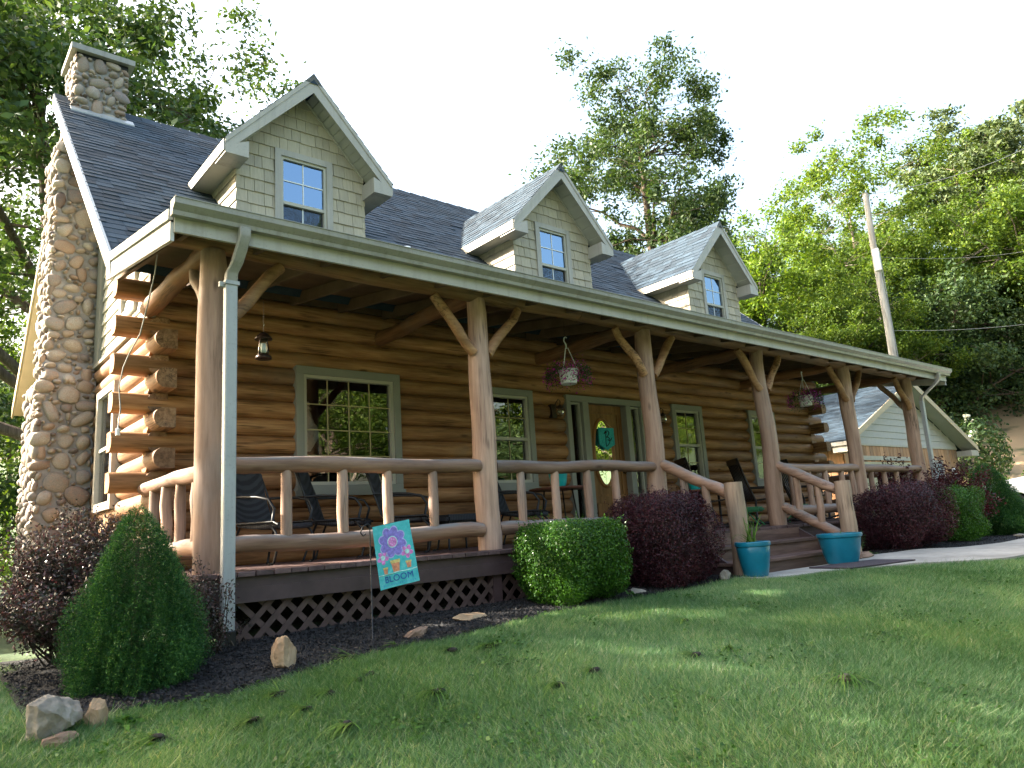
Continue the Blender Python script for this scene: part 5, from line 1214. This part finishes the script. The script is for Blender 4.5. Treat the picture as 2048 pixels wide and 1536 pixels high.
# pulled-up grass clumps lying on the lawn
WEEDS = [(700, 1325, 1), (790, 1300, .8), (870, 1395, 1.5), (740, 1360, .8), (660, 1395, .9), (720, 1370, .7), (905, 1310, .8), (510, 1455, 1.2), (560, 1400, 1.2), (700, 1465, 1.2), (610, 1430, .9), (985, 1300, .9), (1120, 1380, 1.0), (1190, 1350, 1.0), (1370, 1250, 1.0), (1390, 1320, 1.1), (1460, 1305, .9), (1690, 1365, 2.0), (320, 1490, 1.2)]
def cast(px, py):
    d = _f+_r2*((px-1024)/1479.82)-_u2*((py-768)/1479.82); p = Vector((-1.9095, -5.9707, .1785)); t = 2.0
    while t < 40:
        q = p+d*t
        if q.z < G(q.x, q.y): return q
        t += .02
    return q
PLACE = ['nearest the tan rock', 'below the garden flag stone']
for k, (px_, py_, s) in enumerate(WEEDS):
    q = cast(px_, py_); rr = random.Random(200+k)
    t = thing('pulled_weed', 'uprooted grass clump with dark soil on its roots lying on the lawn', 'weed', (q.x, q.y, G(q.x, q.y)), 0, 'uprooted grass clumps on the lawn')
    if k == 17: t['label'] = 'largest uprooted clump with dry pale roots in the sunny patch of lawn'; del t['group']
    mb = MB(); a0 = rr.uniform(2.2, 4.0)
    for i in range(int(20*s)+8):
        a = a0+rr.gauss(0, .6); el = rr.uniform(.04, .6); strap(mb, (rr.uniform(-.02, .02)*s, rr.uniform(-.02, .02)*s, .035), (math.cos(a)*math.cos(el), math.sin(a)*math.cos(el), math.sin(el)), rr.uniform(.07, .24)*s**.6, rr.uniform(.004, .008), rr.uniform(.2, .9), 6)
    mb.obj('blades', 'leaf_grassy', t)
    V = lumpy(ICO2, 300+k, .35)*np.array([.034, .026, .016])*s**.6; ro = mesh_obj('root_ball', V, ICO2F, 'soil' if k != 17 else 'dead', t); ro.location = (0, 0, .028)
    mb = MB()
    for i in range(9): a = a0+math.pi+rr.gauss(0, .7); strap(mb, (0, 0, .03), (math.cos(a), math.sin(a), rr.uniform(-.1, .3)), rr.uniform(.04, .09)*s**.6, .004, .3, 3)
    mb.obj('roots', 'dead' if k % 3 == 2 else 'soil', t)
# grass-like tuft plants stand in the photograph nowhere else

# ================================================================== GARAGE
gx0, gx1, gy, gzb, ge, gpk = 21.6, 31.0, 5.5, -.45, 2.46, 4.62
gm = (gx0+gx1)/2
g = thing('garage', 'detached garage with orange board walls and grey sided gable behind the porch', 'garage', (gm, gy, gzb))
def L(x): return x-gm
zb = lambda z: z-gzb
hw_ = (gx1-gx0)/2
gw = MB().box(-hw_, hw_, .05, 8.5, 0, zb(ge)).obj('wall', 'garageboard', g)
for k in range(36):
    x = -hw_+k*(2*hw_/36); MB().box(x+.006, x+2*hw_/36-.006, .012, .049, 0, zb(2.25)).obj('board', 'garageboard', gw)
for k in range(18): y = .06+k*.47; MB().box(-hw_-.035, -hw_-.002, y, y+.455, 0, zb(ge)).obj('board', 'garageboard', gw)
ov = .72; sg = (gpk-ge+.18)/(hw_+ov)
gg = MB().prism([(-hw_, zb(2.25)), (hw_, zb(2.25)), (hw_, zb(ge)), (0, zb(gpk)-.25), (-hw_, zb(ge))], 'Y', .03, .06).obj('gable', 'lapsiding', g)
for k in range(9):
    z = zb(2.27)+k*.235; half = min(hw_, (zb(gpk)-.25-z-.2)/((gpk-.25-ge)/hw_))
    if half < .2: break
    MB().add([(-half, -.012, z), (half, -.012, z), (half, .012, z+.24), (-half, .012, z+.24), (-half, .03, z), (half, .03, z), (half, .03, z+.24), (-half, .03, z+.24)], [(0, 1, 2, 3), (4, 7, 6, 5), (0, 4, 5, 1), (3, 2, 6, 7), (0, 3, 7, 4), (1, 5, 6, 2)]).obj('lap_board', 'lapsiding', gg)
MB().box(-hw_, hw_, -.02, .03, zb(2.21), zb(2.27)).obj('band_board', 'fascia', gg)
gr = bpy.data.objects.new('roof', None); C.objects.link(gr); gr.parent = g
for s in (-1, 1):
    P = [(0, zb(gpk)), (s*(hw_+ov), zb(gpk)-sg*(hw_+ov)), (s*(hw_+ov), zb(gpk)-sg*(hw_+ov)-.14), (0, zb(gpk)-.15)]
    MB().prism(P[::s], 'Y', -.52, 9.0).obj('slope', 'shingle', gr)
    MB().prism([(p[0], p[1]-.147) for p in P[:2]]+[(p[0], p[1]-.017) for p in P[2:]][::1], 'Y', -.515, .0).obj('rake_soffit', 'soffit', gr) if False else MB().prism([(0, zb(gpk)-.155), (s*(hw_+ov), zb(gpk)-sg*(hw_+ov)-.145), (s*(hw_+ov), zb(gpk)-sg*(hw_+ov)-.165), (0, zb(gpk)-.175)][::s], 'Y', -.515, .0).obj('rake_soffit', 'soffit', gr)
    MB().prism([(0, zb(gpk)+.02), (s*(hw_+ov+.02), zb(gpk)-sg*(hw_+ov)+.02), (s*(hw_+ov+.02), zb(gpk)-sg*(hw_+ov)-.18), (0, zb(gpk)-.2)][::s], 'Y', -.56, -.525).obj('rake_board', 'tansoffit', gr)
    xa, xb = sorted((s*(hw_+ov), s*(hw_-.02))); zz = zb(gpk)-sg*(hw_+ov)
    MB().box(xa, xb, -.54, -.0, zz-.36, zz-.14).obj('eave_return', 'fascia', gr)
    sv_ = Vector((-s*(hw_+ov), 0, sg*(hw_+ov))).normalized()
    tag(big_obj('shingles', tabs((s*(hw_+ov+.03), -.56, zz), (0, 1, 0), sv_, 9.5, math.hypot(hw_+ov, sg*(hw_+ov)), .16, 51+s, None, .3, .6), 4, 'shingle', gr), kind='stuff')
    MB().box(s*(hw_+ov)-.06, s*(hw_+ov)+.06, -.5, 9.0, zz-.16, zz-.04).obj('gutter', 'gutter', gr)
gd = ring(MB(), L(22.6), L(27.6), -.3, zb(1.86), .14, -.03, .03).obj('garage_door', 'fascia', g)
for k in range(4): bevel(MB().box(L(22.74), L(27.46), -.005, .02, .0+k*.53, .52+k*.53).obj('door_panel', 'garagedoor', gd), .012, 1)
sd_ = ring(MB(), L(28.25), L(29.35), -.2, zb(1.78), .11, -.03, .03).obj('side_door', 'fascia', g)
MB().box(L(28.36), L(29.24), -.008, .02, -.1, zb(1.67)).obj('door_slab', 'greydoor', sd_)
lp = MB().lathe([(0, .12), (.05, .10), (.11, .02), (.10, 0), (.085, -.02), (.075, -.14), (.05, -.17), (0, -.17)], 16, (L(29.95), -.16, zb(1.35))).obj('wall_lamp', 'white', g, True)
MB().box(L(29.9), L(30.0), -.16, .02, zb(1.38), zb(1.44)).obj('lamp_arm', 'bronze', lp)
# ================================================================== CAR
def car(lb, loc, rz):
    t = thing('parked_car', lb, 'car', loc, rz)      # nose towards +X locally
    prof = [(2.35, .45), (2.38, .62), (2.30, .86), (2.05, .98), (1.05, 1.12), (.35, 1.62), (.0, 1.70), (-1.5, 1.70), (-2.1, 1.55), (-2.32, 1.05), (-2.36, .5), (-2.25, .35)]
    secs = [(-.92, .88), (-.90, .95), (-.78, 1.0), (0, 1.01), (.78, 1.0), (.90, .95), (.92, .88)]; arches = [(1.45, .36, .40), (-1.45, .36, .40)]
    low = []
    for ax, az, ar in arches: low.append([(ax+ar*math.cos(a), max(.32, az+ar*math.sin(a))) for a in np.linspace(0, math.pi, 10)])
    poly = prof+[(-1.9, .32)]+low[1][::-1]+[(-.9, .30), (.9, .30)]+low[0][::-1]+[(1.95, .32)]
    V = []; n = len(poly)
    for y, k in secs:
        for x, z in poly:
            tum = max(0, z-1.0)*.22*(1 if abs(y) > .5 else 0); V.append((x*(1 if abs(y) < .85 else .985), y-math.copysign(tum, y) if y else 0, z if z < .9 else .9+(z-.9)*(k if abs(y) > .85 else 1)))
    F = [(i*n+j, i*n+(j+1) % n, (i+1)*n+(j+1) % n, (i+1)*n+j) for i in range(len(secs)-1) for j in range(n)]+[tuple(range(n-1, -1, -1)), tuple((len(secs)-1)*n+j for j in range(n))]
    autosmooth(mesh_obj('body', V, F, 'paintwhite', t), 35)
    for s in (-1, 1):
        V = [(.95, s*.915, 1.1), (.30, s*.80, 1.58), (-.55, s*.79, 1.62), (-.55, s*.915, 1.1)]; mesh_obj('side_window', V, [(0, 1, 2, 3) if s < 0 else (3, 2, 1, 0)], 'black', t)
        V = [(-.62, s*.915, 1.1), (-.62, s*.79, 1.62), (-1.5, s*.79, 1.62), (-1.9, s*.90, 1.15)]; mesh_obj('side_window', V, [(0, 1, 2, 3) if s < 0 else (3, 2, 1, 0)], 'black', t)
        for ax in (1.45, -1.45):
            w = MB().lathe([(.0, -.11), (.33, -.11), (.35, -.08), (.35, .08), (.33, .11), (0, .11)], 28).obj('wheel', 'tyre', t, False); w.location = (ax, s*.82, .35); w.rotation_euler = (R(90), 0, 0); autosmooth(w, 35)
            rim_ = MB().lathe([(0, .09), (.22, .09), (.24, .115), (.215, .12), (.2, .1), (0, .1)], 24).obj('rim', 'steel', w); rim_.rotation_euler = (0 if s < 0 else R(180), 0, 0)
        hl = MB().lathe([(0, 0), (.13, 0), (.11, .04), (0, .06)], 14).obj('headlight', 'lampglass', t, True); hl.location = (2.26, s*.68, .80); hl.rotation_euler = (0, R(75), 0)
    mesh_obj('windshield', [(1.06, -.78, 1.15), (1.06, .78, 1.15), (.40, .66, 1.60), (.40, -.66, 1.60)], [(0, 1, 2, 3)], 'black', t)
    MB().tube([(1.12, -.5, 1.16), (.95, .1, 1.24)], .012, 5).obj('wiper', 'black', t)
    MB().box(2.28, 2.40, -.85, .85, .38, .52).obj('bumper', 'tyre', t)
    return t
car('white parked car at the right edge behind the evergreen', (20.45, -.95, G(20.45, -.95)), R(97))

# ================================================================== UTILITY POLE
ppos = (37.0, 9.7); pzb = G(*ppos)
t = thing('utility_pole', 'bare grey wooden utility pole rising behind the porch roof', 'pole', (ppos[0], ppos[1], pzb))
ph = 16.6-pzb
roundlog((0, 0, -.3), (-.1, .05, ph), .21, .15, 501, 14, .05, .02).obj('pole_shaft', 'pole', t, True)
bevel(MB().box(-.30, -.16, -.22, .1, ph-4.4, ph-3.2).obj('junction_box', 'white', t), .02, 1)
for s in (.24, .30): MB().tube([(s*.7, -.12, ph-9), (s*.6, -.1, ph-6), (s*.5, -.1, ph-3.3)], .02, 5).obj('riser_cable', 'wire', t)
top = Vector((ppos[0]-.1, ppos[1], pzb+ph))
for k, (z0, e, sag, r_, lb) in enumerate(((-.1, Vector((62, 4, 27)), 1.0, .014, 'topmost power line running right from the utility pole'), (-3.6, Vector((62, 1.5, 18.5)), 1.2, .008, 'thin middle cable running right from the utility pole'), (-7.6, Vector((60, 1.0, 12.5)), .8, .011, 'lowest telephone cable running right from the utility pole'))):
    a = top+Vector((0, 0, z0)); pts = [a+(e-a)*q+Vector((0, 0, -sag*4*q*(1-q))) for q in np.linspace(0, 1, 15)]
    tag(MB().tube([tuple(p) for p in pts], r_, 5).obj('overhead_wire', 'wire', None, True), lb, 'wire')

# ================================================================== TREES
def tree_parts(h, cr, cb, seed, ncl, lpc, ls, tr, clr=.75, lean=(0, 0), squash=1.0, nl=9, lump=.22, shell=(.35, 1.0), flat=.75, down=.04):
    r = np.random.default_rng(seed); mb = MB(); zc = (cb+h)/2; rz_ = (h-cb)/2
    tp = [np.array([lean[0]*(q**1.5)*h+.12*math.sin(q*5+seed), lean[1]*(q**1.5)*h+.12*math.cos(q*4+seed), q*h*.93]) for q in np.linspace(0, 1, 10)]
    rad = [max(tr*(1-.92*q)**.9, .02)*(1.35 if q == 0 else 1) for q in np.linspace(0, 1, 10)]
    mb.tube([tuple(p) for p in tp], rad, 10)
    U = r.normal(size=(ncl, 3)); U /= np.linalg.norm(U, axis=1)[:, None]; U[:, 2] = np.where(U[:, 2] < -.5, U[:, 2]*.6, U[:, 2])
    k = lump_dir(U, seed+3, lump, 5, (1.5, 4.0)); q = shell[0]+(shell[1]-shell[0])*r.uniform(0, 1, ncl)**.55
    Cc = U*q[:, None]*k[:, None]*np.array([cr, cr*squash, rz_])
    Cc[:, 2] += zc; Cc[:, 0] += lean[0]*zc; Cc[:, 1] += lean[1]*zc
    nodes = [tuple(p) for p in tp[3:]]; nr = [rad[i+3] for i in range(7)]
    order = np.argsort(-np.linalg.norm((Cc-np.array([lean[0]*zc, lean[1]*zc, zc]))*np.array([1, 1, .5]), axis=1)); limbs = order[::max(1, len(order)//(nl*2))][:nl]
    T = np.array(tp)
    for li in limbs:
        e = Cc[li]; zs = max(cb*.75, e[2]-.55*np.linalg.norm(e[:2]-T[5][:2])-.8); s0 = np.array([np.interp(zs, T[:, 2], T[:, 0]), np.interp(zs, T[:, 2], T[:, 1]), zs]); rr0 = tr*(1-.92*min(zs/h, .95))*.55
        pts = []
        for i in range(7):
            qq = i/6; p = s0+(e-s0)*qq+np.array([r.normal(0, .12), r.normal(0, .12), .35*math.sin(qq*3.1)+r.normal(0, .08)])*(1 if 0 < i < 6 else 0); pts.append(p)
        rr_ = [max(rr0*(1-.9*i/6), .015) for i in range(7)]; mb.tube([tuple(p) for p in pts], rr_, 7); nodes += [tuple(p) for p in pts[1:]]; nr += rr_[1:]
    NA = np.array(nodes)
    for c in Cc:
        dd = np.linalg.norm(NA-c, axis=1)+.6*np.maximum(NA[:, 2]-c[2], 0); j = int(dd.argmin()); a = NA[j]; m_ = (a+c)/2+r.normal(0, .12, 3); r0 = min(max(nr[j]*.45, .012), .05)
        mb.tube([tuple(a), tuple(m_), tuple(c)], [r0, r0*.7, .006], 4, False)
    n = ncl*lpc; cs = np.repeat(Cc, lpc, 0); sz = np.repeat(clr*r.uniform(.6, 1.3, ncl), lpc)
    off = r.normal(0, .5, (n, 3))*np.array([1, 1, flat])*sz[:, None]; P = cs+off; P[:, 2] -= down*np.abs(off[:, 0]+off[:, 1])
    N = r.normal(size=(n, 3))*.8+off*.5+np.array([0, 0, .7])
    return mb, leaf_quads(P, N, ls*r.uniform(.6, 1.3, n), ls*r.uniform(.35, .65, n), r)
def tree(name, lb, loc, bark, leaf, rz=0, group=None, cat='tree', **kw):
    t = thing(name, lb, cat, loc, rz, group); mb, lv = tree_parts(**kw); mb.obj('trunk', bark, t, True); big_obj('crown', lv, 4, leaf, t); return t
def copy_tree(src, lb, loc, rz, sc, group=None):
    t = dup(src); t.location = loc; t.rotation_euler = (0, 0, rz); t.scale = (sc, sc, sc*1.0); t['label'] = lb
    if group: t['group'] = group
    elif 'group' in t: del t['group']
    return t
# big oak behind the chimney end
tree('oak_tree', 'huge dark oak spreading behind the stone chimney and roof', put(2.0, 19.5, -.2), 'bark', 'leaf_dark', h=22.8, cr=9.6, cb=5.6, seed=5, ncl=400, lpc=190, ls=.24, tr=.42, clr=.92, nl=14, lump=.2, lean=(-.10, 0))
# tall tree behind the middle dormer
tall = tree('tulip_tree', 'tall open crowned tree standing behind the middle and right dormers', put(28.2, 17.4, -.2), 'bark', 'leaf_dark', h=24.2, cr=4.7, cb=8.0, seed=14, ncl=250, lpc=190, ls=.24, tr=.50, clr=.80, nl=12, lump=.24, shell=(.3, 1.0))
brt = tree('maple_tree', 'bright yellow green young maple in front of the tall tree', put(21.2, 14.2, -.2), 'bark', 'leaf_bright', h=13.5, cr=3.0, cb=4, seed=16, ncl=120, lpc=120, ls=.22, tr=.2, clr=.65, nl=8)
# dead snag
t = thing('dead_tree', 'thin bare dead branches sticking up beside the right dormer', 'tree', put(33, 16, -.2)); mb = MB(); rr = random.Random(8)
mb.tube([(0, 0, 0), (.1, 0, 8), (.3, .1, 14), (.5, .2, 17.5)], [.16, .12, .07, .02], 6)
for z, a, l in ((11, .3, 3.5), (12.5, 2.6, 2.4), (13.5, .9, 3.6), (14.5, 3.4, 2.0), (15.5, .2, 1.8)): mb.tube([(.15, 0, z), (.15+math.cos(a)*l*.4, math.sin(a)*l*.3, z+l*.5), (.15+math.cos(a)*l*.7, math.sin(a)*l*.5, z+l)], [.05, .03, .01], 5)
mb.obj('trunk', 'dead', t, True)
# hillside: prototypes then copies
def polar(az, dist_): return -1.91+dist_*math.sin(R(az)), -5.97+dist_*math.cos(R(az))
def at(az, d, dz=-.3): x, y = polar(az, d); return put(x, y, dz)
mapl = tree('maple_tree', 'pale trunked maple just left of the utility pole', at(66.8, 58), 'palebark', 'leaf_bright', h=18.5, cr=6.0, cb=6.5, seed=41, ncl=210, lpc=150, ls=.30, tr=.3, clr=.9, nl=11, lump=.26)
mapr = tree('maple_tree', 'pale leafy maple with a light trunk at the right edge of the hillside', at(76.5, 60), 'palebark', 'leaf_bright', h=14.5, cr=5.2, cb=5.0, seed=43, ncl=190, lpc=140, ls=.29, tr=.28, clr=.85, nl=10, lump=.26)
dark = tree('broadleaf_tree', 'dark green leafy tree on the slope behind the garage roof', at(70.3, 54), 'bark', 'leaf_dark', h=11.0, cr=5.0, cb=1.2, seed=45, ncl=200, lpc=140, ls=.29, tr=.26, clr=.85, nl=9, lump=.25)
mid = tree('broadleaf_tree', 'green leafy tree right behind the third dormer', at(60.0, 52), 'bark', 'leaf_bright', h=17.0, cr=4.4, cb=5.5, seed=47, ncl=170, lpc=140, ls=.29, tr=.26, clr=.85, nl=9, lump=.28)
pine = tree('pine_tree', 'tall pine with flat airy branches on the hilltop right of the pole', at(73.6, 76), 'bark', 'leaf_pine', h=20.5, cr=6.0, cb=8.5, seed=49, ncl=120, lpc=120, ls=.42, tr=.32, clr=1.25, nl=13, lump=.25, flat=.30, down=.05, shell=(.35, 1.0))
copy_tree(pine, 'hilltop pine cut by the right edge of the picture', at(78.2, 70), 2.2, 1.0); copy_tree(pine, 'bushy pine between the two tall hilltop pines', at(76.0, 80), 4.1, .95)
FG = 'trees filling the wooded hillside'; FL = 'leafy green tree in the wooded slope behind house and garage'
rr = random.Random(31); protos = [mapl, mapr, dark, mid]
spots = [(57.5, 60, .74), (58.8, 70, .74), (61.5, 62, .74), (63.0, 55, .70), (63.5, 75, .74), (65.2, 66, .74), (68.6, 66, .76), (69.2, 58, .72), (71.5, 66, .76), (71.2, 80, .72), (73.2, 64, .74), (74.6, 70, .76), (75.0, 62, .64), (77.6, 66, .78), (79.3, 62, .78), (80.5, 72, .85), (78.6, 60, .62), (81.5, 62, .72), (67.6, 50, .6), (65.0, 48, .6), (62.0, 47, .6), (72.4, 60, .62), (59.5, 46, .55), (56.0, 52, .6)]
for k, (az, d_, s) in enumerate(spots):
    copy_tree(protos[(k*7+k//3) % 4], FL, at(az, d_), rr.uniform(0, 6.28), s*rr.uniform(.92, 1.1), FG)
# foliage wall low on the slope, left side and understorey
def brush(name, lb, pts, seed, leaf, ls, per):
    r = np.random.default_rng(seed); PP = []; NN = []
    for (x, y, rad, hh) in pts:
        U = r.normal(size=(per, 3)); U /= np.linalg.norm(U, axis=1)[:, None]; U[:, 2] = np.abs(U[:, 2]); k = lump_dir(U, int(r.integers(9999)), .18, 5, (2, 5))*(1-.35*r.uniform(0, 1, per)**1.5)
        PP.append(U*k[:, None]*np.array([rad, rad, hh])+np.array([x, y, G(x, y)-.2])); NN.append(U+r.normal(0, .7, (per, 3))+np.array([0, 0, .4]))
    P = np.concatenate(PP); N = np.concatenate(NN); n = len(P); return tag(big_obj(name, leaf_quads(P, N, ls*r.uniform(.6, 1.3, n), ls*r.uniform(.35, .7, n), r), 4, leaf), lb, 'undergrowth', kind='stuff')
pts = []
for k in range(46):
    az = rr.uniform(57, 84); d_ = rr.uniform(46, 58) if az < 71 else rr.uniform(57, 64); x, y = polar(az, d_); pts.append((x, y, rr.uniform(1.8, 3.4), rr.uniform(1.6, 4.0)))
brush('hillside_undergrowth', 'mass of bushes low on the wooded hillside', pts, 61, 'leaf_dark', .28, 1500)
pts = []
for k in range(24):
    az = rr.uniform(70.5, 80); d_ = rr.uniform(36, 41); x, y = polar(az, d_); pts.append((x, y, rr.uniform(.5, 1.1), rr.uniform(.5, 1.3)))
brush('bank_weeds', 'bright yellow green weeds on the dirt bank right of the garage', pts, 62, 'leaf_bright', .14, 900)
P = np.array([at(71.6+.5*rr.random(), 44+2*rr.random(), 2.0+1.6*rr.random()) for _ in range(14)]); r = np.random.default_rng(2)
t = thing('flowering_bush', 'bush with white blossoms just right of the garage gable', 'shrub', at(71.9, 45)); P = P-np.array(t.location)
big_obj('blossoms', leaf_quads(np.repeat(P, 6, 0)+r.normal(0, .06, (84, 3)), r.normal(size=(84, 3)), np.full(84, .16), np.full(84, .14), r), 4, 'whiteflower', t)
U = r.normal(size=(2200, 3)); U /= np.linalg.norm(U, axis=1)[:, None]; big_obj('foliage', leaf_quads(U*np.array([1.6, 1.6, 1.9])*r.uniform(.7, 1, (2200, 1))+np.array([0, 0, 1.7]), U+r.normal(0, .6, (2200, 3)), r.uniform(.15, .3, 2200), r.uniform(.08, .16, 2200), r), 4, 'leaf_dark', t)
# behind-left woodland seen left of the chimney
copy_tree(dark, 'leafy tree low at the left edge beyond the chimney', put(-.5, 34, -.5), 1.0, .95); copy_tree(mid, 'green tree behind the left edge of the oak', put(3.0, 44, -.5), 2.4, .9)
brush('undergrowth_and_shade_bushes', 'sunlit bushes beyond the left end of the house, with unseen bushes added for shade', [(-2.6, 20, 2.2, 3.2), (-1.2, 25, 2.6, 3.6), (.5, 29, 3, 4.2), (-4.5, 24, 3, 3.8), (1.5, 35, 4, 5.5), (-2.2, 15.5, 1.3, 1.8), (-2.35, 3.4, .9, 1.3), (-2.1, 6.0, 1.1, 1.7), (-1.9, 9.5, 1.2, 2.0), (-3.4, 1.6, 1.0, 1.2), (-2.5, .45, .55, 1.2)], 63, 'leaf_bright', .2, 3500)  # small near bushes are unseen, added to shade the ground at the left
# trees left of the house, outside the picture: they shade lawn and roof
yard = tree('yard_tree', 'tall high crowned yard tree left of the house outside the picture', put(-11.0, 8.2, -.3), 'bark', 'leaf_oak', h=17.5, cr=3.6, cb=6.8, seed=81, ncl=50, lpc=120, ls=.3, tr=.35, clr=1.0, nl=8)
tree('yard_tree', 'sparse yard tree nearest the left end of the porch, outside the picture', put(-9.8, 4.2, -.3), 'bark', 'leaf_oak', h=14.5, cr=4.6, cb=3.2, seed=83, ncl=74, lpc=120, ls=.28, tr=.3, clr=.95, nl=8)
copy_tree(mid, 'yard tree left of the photographer, outside the picture', put(-12.5, .5, -.3), 2.6, .9)
# trees across the yard, seen mirrored in the porch windows
refl = tree('forked_tree', 'forked yard tree mirrored dark in the picture window', put(8.9, -11.6, -.3), 'bark', 'leaf_bright', h=10.0, cr=3.6, cb=4.0, seed=71, ncl=110, lpc=260, ls=.15, tr=.42, clr=1.0, nl=6)
for k, (x, y, s) in enumerate(((14, -24, .8), (20, -27, .85), (26, -25, .8), (32, -29, .9), (38, -25, .85), (44, -30, .95), (9, -27, .85), (50, -24, .85), (17, -33, .95), (29, -35, .95))):
    copy_tree(protos[k % 4], 'tree across the yard mirrored in the porch windows', put(x, y, -.3), k*2.1, s, 'trees mirrored in the windows')
brush('yard_edge_bushes', 'bushes across the yard mirrored in the porch windows', [(12+k*4.5, -22-2*math.sin(k*2.3), 3.0, 3.0) for k in range(9)], 64, 'leaf_bright', .3, 1500)
